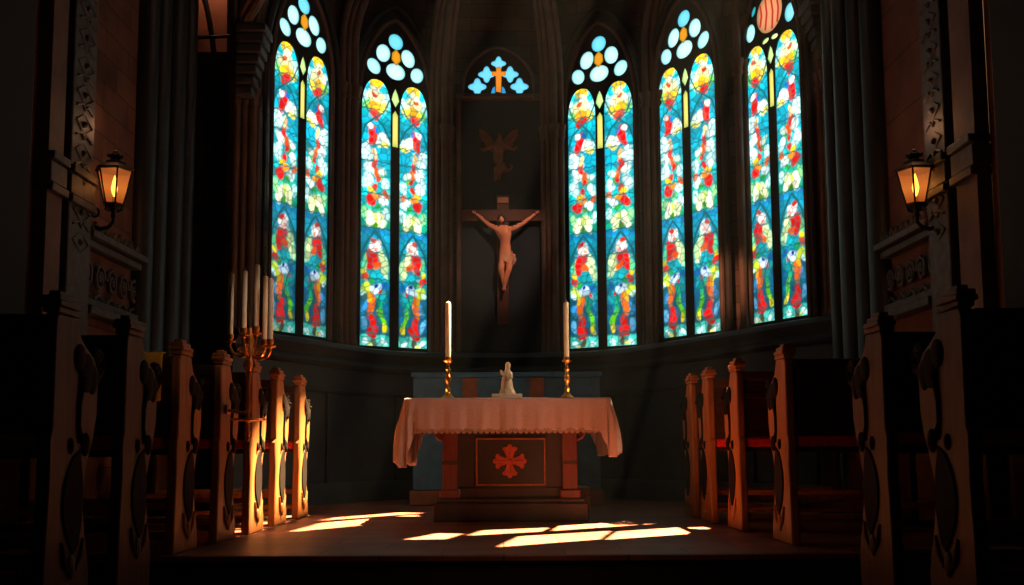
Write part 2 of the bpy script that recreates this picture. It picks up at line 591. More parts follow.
LINES = [([(0, 82), (3, 95), (9, 106), (14, 113), (19, 106), (25, 95), (28, 82)], 1.0), ([(0, 203), (4, 217), (14, 226), (22, 217), (28, 203)], 0.7),
         ([(14, 226), (6, 232), (1, 246)], 0.5), ([(14, 226), (21, 232), (27, 246)], 0.5), ([(0, 13), (28, 13)], 0.6), ([(14, 33), (19, 52), (25, 64)], 0.25)]
BARS = [33, 66, 92, 116, 150, 182, 199, 234]


def paint(x, y):
    """colour of the glass design (linear) at arrays x (0..28), y (0..266)"""
    ys = np.array([b[0] for b in BANDS], float)
    cs = np.array([lin(b[1]) for b in BANDS])
    c = np.stack([np.interp(y, ys, cs[:, k]) for k in range(3)], -1)
    for cx, cy, rx, ry, rot, col in SHAPES:
        ca, sa = math.cos(R(rot)), math.sin(R(rot))
        dx, dy = x - cx, y - cy
        d = np.sqrt(((ca * dx + sa * dy) / rx) ** 2 + ((-sa * dx + ca * dy) / ry) ** 2)
        w = np.clip((1.12 - d) / 0.3, 0, 1)[..., None]
        c = c * (1 - w) + np.array(lin(col)) * w
    return c


def cell_fields(x, y, size, seed):
    """nearest jittered cell centre and distance to the border"""
    rng = np.random.RandomState(seed)
    G = rng.rand(80, 400, 2)
    V = rng.rand(80, 400)
    gx, gy = np.floor(x / size).astype(int), np.floor(y / (size * 1.25)).astype(int)
    f1 = np.full(x.shape, 1e9)
    f2 = np.full(x.shape, 1e9)
    bx, by, bv = x.copy(), y.copy(), np.zeros_like(x)
    for i in (-1, 0, 1):
        for j in (-1, 0, 1):
            a, b = gx + i, gy + j
            g = G[a % 80, b % 400]
            px, py = (a + g[..., 0]) * size, (b + g[..., 1]) * size * 1.25
            d = np.hypot(x - px, y - py)
            nw = d < f1
            f2 = np.where(nw, f1, np.minimum(f2, d))
            bx = np.where(nw, px, bx)
            by = np.where(nw, py, by)
            bv = np.where(nw, V[a % 80, b % 400], bv)
            f1 = np.where(nw, d, f1)
    return bx, by, bv, f2 - f1


def seg_dist(x, y, pts):
    d = np.full(x.shape, 1e9)
    for (x0, y0), (x1, y1) in zip(pts[:-1], pts[1:]):
        dx, dy = x1 - x0, y1 - y0
        t = np.clip(((x - x0) * dx + (y - y0) * dy) / (dx * dx + dy * dy), 0, 1)
        d = np.minimum(d, np.hypot(x - x0 - t * dx, y - y0 - t * dy))
    return d


def glass_colour(x, y, seed, lo, hi):
    bx, by, bv, edge = cell_fields(x, y, 5.8, seed)
    wx = x + 0.9 * np.sin(y * 0.31 + seed) + 0.5 * np.sin(x * 0.9)
    wy = y + 1.2 * np.sin(x * 0.42 + seed * 2.1)
    c = 0.12 * paint(bx, by) + 0.88 * paint(wx, wy)
    c = c * (0.6 + 0.75 * bv)[..., None]
    lum = c.max(-1, keepdims=True)
    c = np.clip(lum + (c - lum) * 1.15, 0.004, None)
    lead = np.clip((edge - 0.2) / 1.1, 0, 1) * 0.72 + 0.28
    for pts, w in LINES:
        lead = lead * np.clip((seg_dist(x, y, pts) - w * 0.6) / 0.8, 0.04, 1)
    for b in BARS:
        lead = lead * np.clip((np.abs(y - b + 0.6 * np.sin(x)) - 0.3) / 0.7, 0.15, 1)
    g = lo + (hi - lo) * np.clip(y / 200.0, 0, 1)  # daylight gradient put into the glass colour, from foot to head
    lead = lead[..., None]
    return (c * lead + np.array([0.004, 0.09, 0.095]) * (1 - lead)) * g[..., None]


def pane_mesh(name, polyfn, w, h, nx, ny, colfn, mt, parent, off):
    """grid pane clipped by half-width function polyfn(v) -> half width"""
    us = np.linspace(-1, 1, nx + 1)
    vs = np.linspace(0, h, ny + 1)
    hw = np.array([polyfn(v) for v in vs])
    X = us[None, :] * hw[:, None]
    Y = np.repeat(vs[:, None], nx + 1, 1)
    col = colfn(X, Y)
    n = (nx + 1) * (ny + 1)
    co = np.stack([X + off[0], Y + off[1], np.full_like(X, off[2])], -1).reshape(n, 3)
    me = bpy.data.meshes.new(name)
    i = np.arange(ny)[:, None] * (nx + 1) + np.arange(nx)[None, :]
    q = np.stack([i, i + 1, i + nx + 2, i + nx + 1], -1).reshape(-1, 4)
    me.vertices.add(n)
    me.vertices.foreach_set('co', co.ravel())
    me.loops.add(q.size)
    me.loops.foreach_set('vertex_index', q.ravel())
    me.polygons.add(len(q))
    me.polygons.foreach_set('loop_start', np.arange(len(q)) * 4)
    me.update(calc_edges=True)
    at_ = me.attributes.new('glass', 'FLOAT_COLOR', 'POINT')
    at_.data.foreach_set('color', np.concatenate([col.reshape(n, 3), np.ones((n, 1))], 1).ravel().astype(np.float32))
    me.materials.append(mt)
    o = bpy.data.objects.new(name, me)
    COL.objects.link(o)
    o.parent = parent
    return o


def light_hw(v):
    sp = LH - 0.33
    if v <= sp:
        return HL
    s = min(1.0, (v - sp) / 0.33)
    return max(0.002, HL * math.sqrt(max(0, 1 - s * s)) ** 0.85)


def poly_pane(name, poly, col, parent, z, edge=0.55):
    """small tracery pane: a fan with glowing centre and darker rim"""
    n = len(poly)
    cx, cy = sum(p[0] for p in poly) / n, sum(p[1] for p in poly) / n
    vs = [(cx, cy, z)]
    cols = [lin(col)]
    fs = []
    for k, (s, e) in enumerate(((0.5, 1.0), (0.82, 0.85), (1.03, edge))):
        for p in poly:
            vs.append((cx + (p[0] - cx) * s, cy + (p[1] - cy) * s, z))
            cols.append(tuple(x * e * g for x, g in zip(lin(col), (e if parent.name != 'window_3' else 1, 1, 1))))
    for i in range(n):
        j = (i + 1) % n
        fs.append((0, 1 + i, 1 + j))
        for k in range(2):
            a = 1 + k * n
            fs.append((a + i, a + n + i, a + n + j, a + j))
    me = bpy.data.meshes.new(name)
    me.from_pydata(vs, [], fs)
    at_ = me.attributes.new('glass', 'FLOAT_COLOR', 'POINT')
    at_.data.foreach_set('color', np.array([(*c, 1) for c in cols], np.float32).ravel())
    me.materials.append(M['glass'])
    o = bpy.data.objects.new(name, me)
    COL.objects.link(o)
    o.parent = parent
    return o


def arch_outline(hw, spring, apex, base, n=10):
    pts = [(-hw, base), (hw, base), (hw, spring)]
    for i in range(1, n):
        s = i / n
        pts.append((hw * (1 - s ** 1.75), spring + (apex - spring) * (1 - (1 - s) ** 1.45)))
    pts.append((0, apex))
    for i in range(n - 1, 0, -1):
        s = i / n
        pts.append((-hw * (1 - s ** 1.75), spring + (apex - spring) * (1 - (1 - s) ** 1.45)))
    pts.append((-hw, spring))
    return pts


def big_window(num, L_, R_, Yc, dY, apexes, lo, hi, special=False):
    """L_, R_: bottom middle pixel of the two lights; Yc depth; dY depth change left to right"""
    pl = at(L_[0], L_[1], Yc - dY / 2)
    pr = at(R_[0], R_[1], Yc + dY / 2)
    mid = (pl + pr) / 2
    al = at(L_[0], apexes[0], Yc - dY / 2).z - pl.z
    ar = at(R_[0], apexes[1], Yc + dY / 2).z - pr.z
    sz = (al + ar) / 2 / LH
    d = Vector((pr.x - pl.x, pr.y - pl.y, 0))
    sx = d.length / (2 * HS)
    yaw = math.atan2(d.y, d.x)
    root = empty('window_%d' % num)
    root['kind'] = 'structure'
    # local: x across, y up, z towards the nave
    bx = Vector((math.cos(yaw), math.sin(yaw), 0))
    bz = Vector((math.sin(yaw), -math.cos(yaw), 0))
    mm = Matrix((bx * sx, Vector((0, 0, 1)) * sz, bz)).transposed().to_4x4()
    mm.translation = mid
    root.matrix_world = mm
    out = arch_outline(0.40, 2.62, 3.52, -0.03)
    holes = [light_outline(-HS), light_outline(HS)]
    k = 1 / PXM
    # tracery holes: design pixels from the window's foot and middle line
    q0 = 285
    lobes = []
    if special:
        lobes = [('roundel', ell(0.0, 3.1, 0.175, 0.205, 28), (236, 150, 104)),
                 ('lobe_pane', ell(-.262, 2.99, .068, .095), (186, 240, 246)), ('lobe_pane', ell(.262, 2.99, .068, .095), (140, 226, 240)),
                 ('lobe_pane', ell(-.212, 3.2, .03, .055, rot=-25), (40, 170, 180)), ('lobe_pane', ell(.212, 3.2, .03, .055, rot=25), (60, 160, 190)),
                 ('lobe_pane', ell(-.06, 2.83, .05, .028, rot=8), (226, 232, 150)), ('lobe_pane', ell(.06, 2.83, .05, .028, rot=-8), (236, 236, 170))]
    else:
        lobes = [('lobe_pane', ell(-.138, 3.13, .078, .1, rot=-12), (206, 250, 252)), ('lobe_pane', ell(.138, 3.13, .078, .1, rot=12), (206, 250, 252)),
                 ('lobe_pane', ell(0, 3.285, .082, .088), (120, 222, 246)), ('lobe_pane', ell(0, 2.955, .108, .092), (214, 252, 250)),
                 ('lobe_pane', ell(-.24, 2.965, .072, .088, rot=25), (190, 246, 250)), ('lobe_pane', ell(.24, 2.965, .072, .088, rot=-25), (190, 246, 250)),
                 ('centre_pane', [(0, 3.2), (.045, 3.15), (.05, 3.08), (0, 3.02), (-.05, 3.08), (-.045, 3.15)], (236, 150, 30))]
    small = [('bar_pane', [(-.032, 2.13), (.032, 2.13), (.032, 2.48), (0, 2.53), (-.032, 2.48)], (248, 226, 110)),
             ('diamond_pane', [(0, 2.56), (.045, 2.64), (.028, 2.71), (0, 2.77), (-.028, 2.71), (-.045, 2.64)], (214, 238, 150))]
    for nm, poly, col in small + lobes:
        if nm != 'centre_pane':
            holes.append(poly)
    # lobes of the quatrefoil run into one another: keep their holes apart by a thin rib
    tr = plate('tracery', out, [[p for p in h] for h in holes], 0.006, M['tracery'], root)
    tr.location.z = 0.043
    bar = MB()
    bar.tube([(x, y, 0.05) for x, y in arch_outline(0.40, 2.62, 3.52, -0.03)], 0.026, 8, closed=True)
    bar.build('arch_moulding', M['shaft'], root)
    bar = MB()
    bar.tube([(x, y, 0.045) for x, y in arch_outline(0.475, 2.66, 3.68, -0.03)], 0.035, 8, closed=True)
    bar.build('arch_moulding', M['tracery'], root)

    def colfn(seed, mir):
        def fn(X, Y):
            x = (X / HL * (-1 if mir else 1) + 1) * 14
            c = glass_colour(x, Y * PXM + 1.0, seed, lo, hi)
            k = np.clip((np.abs(x / 14 - 1) - 0.62) / 0.38, 0, 1)[..., None]
            return c * (1 - k * np.array([0.62, 0.22, 0.2]))  # teal glow along the edges painted into the glass
        return fn
    pane_mesh('light_pane', light_hw, HL, LH, 44, 330, colfn(num * 2, False), M['glass'], root, (-HS, 0, 0.034))
    pane_mesh('light_pane', light_hw, HL, LH, 44, 330, colfn(num * 2 + 1, True), M['glass'], root, (HS, 0, 0.034))
    for i, (nm, poly, col) in enumerate(small + lobes):
        poly_pane(nm, poly, tuple(min(255, c) for c in col), root, 0.053 if nm == 'centre_pane' else 0.034)
    if special:
        rb = MB()
        for x0, y0, x1, y1 in ((-.13, 3.0, -.12, 3.22), (-.06, 2.94, -.05, 3.27), (.03, 2.92, .02, 3.28), (.1, 2.96, .1, 3.24)):
            rb.tube([(x0, y0, .042), ((x0 + x1) / 2 + .02, (y0 + y1) / 2, .042), (x1, y1, .042)], .009, 6)
        rb.build('red_glass_streaks', emat('red_glass', (200, 60, 40), 1.0), root)
    return root, mid, bx, bz, sz, sx


WINS = {}
WINS[1] = big_window(1, (279.5, 332), (311.5, 336.5), 9.0, 0.36, (41, 60), 0.55, 1.35)
WINS[2] = big_window(2, (373, 346), (411, 349), 10.1, 0.24, (79, 90), 1.05, 1.45)
WINS[4] = big_window(4, (586, 348), (623.5, 346), 10.2, -0.22, (91, 81), 1.05, 1.45)
WINS[5] = big_window(5, (677.5, 338), (710.5, 332), 9.5, -0.36, (71, 53), 1.0, 1.45)
WINS[6] = big_window(6, (766.5, 324), (798.5, 315.8), 8.7, -0.36, (49, 29.5), 1.0, 1.45, special=True)

# ------------------------------------------------------------------ apse walls, sill, dado, piers
WTOP = 6.0


def bay_ends(n, half):
    _, mid, bx, bz, sz, sx = WINS[n]
    a = mid - bx * half * sx - bz * 0.05
    b = mid + bx * half * sx - bz * 0.05
    return a, b, mid.z


bay = {n: bay_ends(n, 0.52) for n in WINS}
# chain of plan points (x, y, sill height)
chain = []
chain += [(-2.42, 8.42, bay[1][2] + 0.02), (bay[1][0].x, bay[1][0].y, bay[1][2])]
chain += [(bay[1][1].x, bay[1][1].y, bay[1][2])]
chain += [(bay[2][0].x, bay[2][0].y, bay[2][2]), (bay[2][1].x, bay[2][1].y, bay[2][2])]
chain += [(-0.62, 10.47, bay[2][2]), (0.56, 10.5, bay[4][2])]
chain += [(bay[4][0].x, bay[4][0].y, bay[4][2]), (bay[4][1].x, bay[4][1].y, bay[4][2])]
chain += [(bay[5][0].x, bay[5][0].y, bay[5][2]), (bay[5][1].x, bay[5][1].y, bay[5][2])]
chain += [(bay[6][0].x, bay[6][0].y, bay[6][2]), (bay[6][1].x, bay[6][1].y, bay[6][2])]
chain += [(WX, 8.15, bay[6][2])]

aw = MB()
for (x0, y0, z0), (x1, y1, z1) in zip(chain[:-1], chain[1:]):
    d = Vector((x1 - x0, y1 - y0, 0)).normalized()
    nn = Vector((d.y, -d.x, 0)) * -0.12
    aw.add([(x0, y0, 0), (x1, y1, 0), (x1, y1, WTOP), (x0, y0, WTOP), (x0 + nn.x, y0 + nn.y, 0), (x1 + nn.x, y1 + nn.y, 0), (x1 + nn.x, y1 + nn.y, WTOP), (x0 + nn.x, y0 + nn.y, WTOP)],
           [(0, 1, 2, 3), (7, 6, 5, 4), (0, 4, 5, 1), (3, 2, 6, 7), (0, 3, 7, 4), (1, 5, 6, 2)])
struct(aw.build('wall_apse', M['stone'], smooth=False))


def smooth_chain(pts, n=6):
    P = [Vector(p) for p in pts]
    out = []
    for i in range(len(P) - 1):
        p0, p1, p2, p3 = P[max(i - 1, 0)], P[i], P[i + 1], P[min(i + 2, len(P) - 1)]
        for j in range(n):
            t = j / n
            out.append(0.5 * ((2 * p1) + (-p0 + p2) * t + (2 * p0 - 5 * p1 + 4 * p2 - p3) * t * t + (-p0 + 3 * p1 - 3 * p2 + p3) * t ** 3))
    out.append(P[-1])
    return out


# a gently rounded line in front of the bays for sill and dado
front = []
for n in (1, 2):
    front.append(WINS[n][1] + WINS[n][3] * 0.16)
front.append(Vector((0.0, 10.22, (bay[2][2] + bay[4][2]) / 2)))
for n in (4, 5, 6):
    front.append(WINS[n][1] + WINS[n][3] * 0.16)
fc = [Vector((-2.36, 8.3, front[0].z + 0.03))] + front + [Vector((WX - 0.02, 8.02, front[-1].z + 0.02))]
fc = smooth_chain(fc, 8)


def sweep(path, prof, dz=0.0):
    """profile [(out, z)] swept along plan path whose z is the datum"""
    mb = MB()
    k = len(prof)
    vs, fs = [], []
    for i, p in enumerate(path):
        t = path[min(i + 1, len(path) - 1)] - path[max(i - 1, 0)]
        nn = Vector((t.y, -t.x, 0)).normalized()
        for o, z in prof:
            vs.append((p.x + nn.x * o, p.y + nn.y * o, p.z + z + dz))
    for i in range(len(path) - 1):
        for j in range(k):
            a, b = i * k + j, i * k + (j + 1) % k
            fs.append((a, b, b + k, a + k))
    fs.append(tuple(range(k))[::-1])
    fs.append(tuple(range((len(path) - 1) * k, len(path) * k)))
    mb.add(vs, fs)
    return mb


struct(sweep(fc, [(-0.3, -0.05), (0.0, -0.05), (0.05, -0.07), (0.07, -0.11), (0.05, -0.14), (0.02, -0.16), (0.0, -0.20), (0.03, -0.22), (0.045, -0.25), (0.03, -0.275), (0.0, -0.29), (-0.3, -0.29)]).build('trim_3', M['dado'], angle=50))
flat = [Vector((p.x, p.y, 0)) for p in fc]
dd = sweep(fc, [(-0.3, -0.28), (-0.02, -0.28), (-0.02, -1.5), (-0.3, -1.5)])
for i, v in enumerate(dd.v):
    if v[2] < 0.3:
        dd.v[i] = (v[0], v[1], 0.0)
struct(dd.build('trim_4', M['dado'], angle=50))
struct(sweep(flat, [(-0.2, 0.0), (0.03, 0.0), (0.03, 0.16), (0.01, 0.2), (-0.2, 0.2)]).build('baseboard_apse', M['dado'], angle=50))
struct(sweep(fc, [(-0.1, -0.5), (0.0, -0.5), (0.012, -0.51), (0.012, -0.53), (0.0, -0.545), (-0.1, -0.545)]).build('trim_5', M['dado'], angle=50))
# upright ribs of the dado panels
tn = 6
for i in range(4, len(fc) - 3, 6):
    p = fc[i]
    t = fc[i + 1] - fc[i - 1]
    yaw = math.atan2(t.y, t.x)
    mb = MB().box((-0.03, -0.012, 0.2), (0.03, 0.05, p.z - 0.545))
    o = mb.build('trim_%d' % tn, M['dado'], bevel=0.006)
    o.location = (p.x, p.y, 0)
    o.rotation_euler = (0, 0, yaw)
    struct(o)
    tn += 1

# piers between the windows: bundles of thin shafts that bend into ribs
def pier(p, yaw, z0, shafts, mt, ztop=5.0, lean=(0, 0)):
    global tn
    mb = MB()
    for dx, dy, r in shafts:
        pts = [(dx, dy, z0), (dx, dy, z0 + 0.12), (dx, dy, ztop - 0.6), (dx, dy, ztop)]
        rr = [r * 1.5, r, r, r]
        for k in range(1, 7):
            s = k / 6
            pts.append((dx + lean[0] * s * s, dy + lean[1] * s * s, ztop + 1.1 * s))
            rr.append(r)
        mb.tube(pts, rr, 10)
        mb.lathe([(r * 1.05, -0.07), (r * 1.45, -0.04), (r * 1.2, 0.0), (r * 1.65, 0.07), (r * 1.65, 0.1), (r * 1.05, 0.1)], (dx, dy, ztop - 0.55), 10)
    o = mb.build('trim_%d' % tn, mt, angle=50)
    o.location = (p[0], p[1], 0)
    o.rotation_euler = (0, 0, yaw)
    struct(o)
    tn += 1
    return o


BUNDLE = [(-0.14, 0.02, 0.038), (-0.07, -0.02, 0.032), (0, -0.06, 0.055), (0.07, -0.02, 0.032), (0.14, 0.02, 0.038)]
NARROW = [(-0.1, 0.0, 0.034), (-0.04, -0.03, 0.03), (0.03, -0.05, 0.04), (0.1, -0.01, 0.034)]


def between(a, b, out=0.1):
    pa = Vector((bay[a][1].x, bay[a][1].y, 0))
    pb = Vector((bay[b][0].x, bay[b][0].y, 0))
    d = pb - pa
    yaw = math.atan2(d.y, d.x)
    nn = Vector((d.y, -d.x, 0)).normalized()
    p = (pa + pb) / 2 + nn * out
    return p, yaw, min(bay[a][2], bay[b][2]) - 0.06


for a, b in ((1, 2), (4, 5), (5, 6)):
    p, yaw, z0 = between(a, b)
    pier(p, yaw, z0, BUNDLE, M['shaft'], 4.75, (0.0, -0.5))
pl_ = at(441, 340, 10.33)
pier((pl_.x, 10.30), 0.2, bay[2][2] - 0.06, NARROW, M['shaft'], 4.55, (0.05, -0.5))
pr_ = at(554, 340, 10.33)
pier((pr_.x, 10.30), -0.2, bay[4][2] - 0.06, NARROW, M['shaft'], 4.55, (-0.05, -0.5))
pe = bay[1][0]
pier((pe.x - 0.05, pe.y - 0.05), 0.8, bay[1][2] - 0.06, NARROW, M['shaft'], 4.3, (0.1, -0.4))
pe = bay[6][1]
pier((pe.x + 0.02, pe.y - 0.06), -0.8, bay[6][2] - 0.06, NARROW, M['shaft'], 4.3, (-0.1, -0.4))

# ------------------------------------------------------------------ centre bay: niche with small window
nL, nR = at(459, 100, 10.4).x, at(544, 100, 10.4).x
zsill = at(503, 352, 10.4).z
zn = at(503, 100, 10.4).z
nich = MB().box((nL, 10.38, zsill), (nR, 10.5, zn))
struct(nich.build('trim_%d' % tn, M['niche'], smooth=False)); tn += 1
fr = MB()
for x in (nL, nR):
    fr.box((x - 0.025, 10.33, zsill), (x + 0.025, 10.4, zn))
fr.box((nL - 0.03, 10.32, zn - 0.02), (nR + 0.03, 10.4, zn + 0.05))
struct(fr.build('trim_%d' % tn, M['shaft'], bevel=0.006)); tn += 1

w3 = empty('window_3')
w3['kind'] = 'structure'
c3 = at(498.5, 97, 10.38)
w3.matrix_world = Matrix.Translation((c3.x, 10.38, c3.z)) @ Matrix(((1, 0, 0, 0), (0, 0, -1, 0), (0, 1, 0, 0), (0, 0, 0, 1)))
u = 1 / 91.0                              # one photo pixel at that depth


def quatre(cx, cy, r, s=1.0):
    """four lobed opening"""
    pts = []
    for i in range(32):
        a = 2 * PI * i / 32
        rr = r * (0.84 + 0.2 * math.cos(4 * a))
        pts.append((cx + rr * math.cos(a), cy + rr * math.sin(a) * s))
    return pts


quads = [quatre(-21.5 * u, 9 * u, 9.2 * u), quatre(21.5 * u, 9 * u, 9.2 * u), quatre(-12 * u, 22 * u, 8.6 * u), quatre(12 * u, 22 * u, 8.6 * u), quatre(0.3 * u, 33.5 * u, 7.6 * u)]
crossp = [(-2.4, 4), (2.4, 3), (3.2, 20), (7.5, 20), (7.5, 24.5), (3, 24.5), (2.2, 29.5), (-1.8, 29.5), (-2.4, 24.5), (-6.8, 24.5), (-6.8, 20), (-2.6, 20)]
crossp = [(x * u, y * u) for x, y in crossp]
side = [[(-8 * u, 1.5 * u), (-3.2 * u, 1.5 * u), (-3.4 * u, 10 * u), (-6 * u, 8 * u)], [(3.4 * u, 10 * u), (3.2 * u, 1.5 * u), (8 * u, 1.5 * u), (6 * u, 8 * u)]]
o = plate('tracery', arch_outline(36 * u, 12 * u, 50 * u, -2 * u), quads + side, 0.006, M['tracery'], w3)
o.location.z = 0.05
for qd in quads:
    poly_pane('lobe_pane', qd, (110, 214, 250), w3, 0.04, 0.45)
for qd in side:
    poly_pane('side_pane', qd, (40, 140, 200), w3, 0.04)
poly_pane('cross_pane', crossp, (232, 132, 34), w3, 0.062, 0.8)
MB().tube([(x, y, 0.07) for x, y in arch_outline(36 * u, 12 * u, 50 * u, -2 * u)], 0.022, 8, closed=True).build('arch_moulding', M['shaft'], w3)

# ------------------------------------------------------------------ side walls: columns, carved pilasters, ledges
def solve_y(px, X, py=250):
    d = f0 + cr * ((px - CX) / F) - cu * ((py - CY) / F)
    return X / d.x * d.y


def wall_y(px, s, py=250):
    return solve_y(px, s * WX, py)


def side_wall(s, xs):
    """s=-1 left, +1 right; xs photo columns of the features on that wall"""
    global tn
    X = s * WX
    out = -s
    # great column bundle
    mb = MB()
    top = 6 if s < 0 else 4.25
    for px, dx, r in xs['cols']:
        y = solve_y(px, s * (WX - dx))
        x = s * (WX - dx)
        mb.tube([(x, y, 0), (x, y, 0.25), (x, y, 0.3), (x, y, top)], [r * 1.3, r * 1.3, r, r], 14)
    struct(mb.build('trim_%d' % tn, M['shaft_dark'], angle=50)); tn += 1
    # carved pilaster
    y0, y1 = sorted((wall_y(xs['pil0'], s), wall_y(xs['pil1'], s)))
    xa, xb = sorted((X, X + out * 0.10))
    mb = MB().box((xa, y0, 0), (xb, y1, 6 if s < 0 else 4.25))
    struct(mb.build('trim_%d' % tn, M['orn'], bevel=0.01)); tn += 1
    mb = MB()
    yc = (y0 + y1) / 2
    xo = X + out * 0.105
    z = 1.9
    hy = (y1 - y0) / 2 * 0.7
    while z < 4.6:
        mb.tube([(xo, yc - hy, z), (xo, yc, z + 0.07), (xo, yc + hy, z), (xo, yc, z - 0.07)], 0.008, 6, closed=True)
        mb.ball((xo, yc, z), 0.022, 8, 6)
        mb.tube([(xo, yc - hy, z + 0.1), (xo, yc - hy * 0.3, z + 0.13), (xo, yc, z + 0.1), (xo, yc + hy * 0.3, z + 0.13), (xo, yc + hy, z + 0.1)], 0.009, 6)
        z += 0.2
    struct(mb.build('trim_%d' % tn, M['orn'])); tn += 1
    # plain lit shaft nearer the nave and the black pier before it
    y2, y3 = sorted((wall_y(xs['sh0'], s), wall_y(xs['sh1'], s)))
    xa, xb = sorted((X, X + out * 0.09))
    mb = MB().box((xa, y2, 0), (xb, y3, 6 if s < 0 else 4.25))
    struct(mb.build('trim_%d' % tn, M['shaft'], bevel=0.003)); tn += 1
    xa, xb = sorted((X, X + out * 0.3))
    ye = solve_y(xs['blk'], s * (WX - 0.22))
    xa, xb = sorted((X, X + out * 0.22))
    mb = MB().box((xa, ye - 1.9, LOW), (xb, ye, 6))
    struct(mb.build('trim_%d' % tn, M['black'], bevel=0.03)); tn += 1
    # band of mouldings (impost) across shaft and pilaster
    zb = xs['zb']
    mb = MB()
    xa, xb = sorted((X, X + out * 0.135))
    for z, h, e in ((zb, 0.05, 0.0), (zb + 0.06, 0.13, -0.015), (zb + 0.2, 0.05, 0.005)):
        xa, xb = sorted((X, X + out * (0.13 + e)))
        mb.box((xa, y0 - 0.01, z), (xb, y1 + 0.01, z + h))
        mb.box((xa, y2 - 0.01, z), (xb, y3 + 0.01, z + h))
    struct(mb.build('trim_%d' % tn, M['orn'], bevel=0.006)); tn += 1
    # ledge with crested top and relief panel below the lantern
    ya, yb = y1, sorted((wall_y(xs['col0'], s), wall_y(xs['col1'], s)))[0] - 0.02
    zl = xs['zl']
    mb = MB()
    for z, h, e in ((zl, 0.05, 0.12), (zl - 0.06, 0.05, 0.08), (zl - 0.46, 0.05, 0.07), (zl - 0.53, 0.06, 0.12), (zl - 1.1, 0.05, 0.1)):
        xa, xb = sorted((X, X + out * e))
        mb.box((xa, ya, z), (xb, yb, z + h))
    struct(mb.build('trim_%d' % tn, M['orn'], bevel=0.008)); tn += 1
    mb = MB()
    xo = X + out * 0.03
    n = 5
    for i in range(n):
        yc = ya + (yb - ya) * (i + 0.5) / n
        w = (yb - ya) / n * 0.42
        pts = []
        for k in range(16):
            a = k / 15 * 3.6 * PI
            rr = w * (1 - k / 17)
            pts.append((xo, yc + rr * math.cos(a) * (1 if i % 2 else -1), zl - 0.24 + rr * math.sin(a) * 1.25))
        mb.tube(pts, 0.016, 6)
        mb.ball((xo, yc, zl - 0.24), 0.025, 8, 6)
        mb.tube([(xo, yc - w, zl - 0.4), (xo, yc, zl - 0.36), (xo, yc + w, zl - 0.4)], 0.014, 6)
        # crest
        mb.tube([(X + out * 0.06, yc - w, zl + 0.05), (X + out * 0.06, yc - w * 0.5, zl + 0.11), (X + out * 0.06, yc, zl + 0.07), (X + out * 0.06, yc + w * 0.5, zl + 0.12), (X + out * 0.06, yc + w, zl + 0.05)], 0.022, 6)
    struct(mb.build('trim_%d' % tn, M['orn'])); tn += 1


side_wall(-1, dict(cols=((140, .03, .1), (153, .07, .1), (168, .1, .11), (182, .13, .085)), col0=137, col1=190, pil0=52, pil1=76, sh0=30, sh1=46, blk=29, zb=2.13, zl=1.98))
side_wall(1, dict(cols=((840, .13, .085), (854, .1, .11), (868, .07, .1), (882, .03, .1)), col0=836, col1=888, pil0=944, pil1=966, sh0=974, sh1=996, blk=999, zb=2.13, zl=1.98))

# recess with a glimpse of a lit side vault on the left
rec = MB().box((-3.6, 9.0, 0), (-2.3, 9.1, at(210, 52, 9.0).z))
struct(rec.build('wall_recess', M['stone'], smooth=False))
zv = at(210, 52, 9.0).z
struct(MB().box((-3.6, 9.6, 0), (-2.0, 9.7, 6.5)).build('wall_side', M['vault'], smooth=False))
ribs = MB()


def P9(px, py, Y):
    q = at(px, py, Y)
    return (q.x, q.y, q.z)


ribs.tube([P9(214, 54, 9.4), P9(212, 36, 9.4), P9(208, 14, 9.4), P9(202, -14, 9.4)], 0.028, 8)
ribs.tube([P9(229, 54, 9.4), P9(229, 20, 9.4), P9(230, -14, 9.4)], 0.022, 8)
ribs.tube([P9(186, 38, 9.3), P9(236, 36, 9.3)], 0.02, 8)
struct(ribs.build('trim_%d' % tn, M['iron'])); tn += 1
# arch springer: stepped corbel with ribs fanning up and to the right
cb = MB()
for i in range(7):
    q = at(242 + i * 1.6, 96 - i * 9.5, 8.36)
    cb.box((q.x - 0.05 - 0.008 * i, 8.30 - 0.02 * i, q.z), (q.x + 0.1 + 0.012 * i, 8.46, q.z + 0.075))
struct(cb.build('trim_%d' % tn, M['orn'], bevel=0.01)); tn += 1
rb = MB()
rb.tube([P9(240, 34, 8.3), P9(250, 14, 8.2), P9(268, -16, 8.0)], 0.05, 10)
rb.tube([P9(236, 30, 8.3), P9(243, 12, 8.2), P9(254, -14, 8.0)], 0.03, 8)
rb.tube([P9(234, 32, 8.3), P9(234, 10, 8.3), P9(234, -14, 8.3)], 0.03, 8)
struct(rb.build('trim_%d' % tn, M['shaft'])); tn += 1
cb = MB()
for i in range(6):
    q = at(826 - i * 1.6, 60 - i * 9.5, 8.2)
    cb.box((q.x - 0.1 - 0.01 * i, 8.1 - 0.02 * i, q.z), (q.x + 0.06 + 0.008 * i, 8.3, q.z + 0.075))
struct(cb.build('trim_%d' % tn, M['orn'], bevel=0.01)); tn += 1


def point(name, loc, power, rgb, rad=0.05):
    d = bpy.data.lights.new(name, 'POINT')
    d.energy = power
    d.color = rgb
    d.shadow_soft_size = rad
    o = bpy.data.objects.new(name, d)
    COL.objects.link(o)
    o.location = loc
    return o


def spot(name, loc, target, power, rgb, size=30, blend=0.6, rad=0.05):
    d = bpy.data.lights.new(name, 'SPOT')
    d.energy = power
    d.color = rgb
    d.spot_size = R(size)
    d.spot_blend = blend
    d.shadow_soft_size = rad
    o = bpy.data.objects.new(name, d)
    COL.objects.link(o)
    o.location = loc
    o.rotation_euler = (Vector(target) - Vector(loc)).to_track_quat('-Z', 'Y').to_euler()
    return o


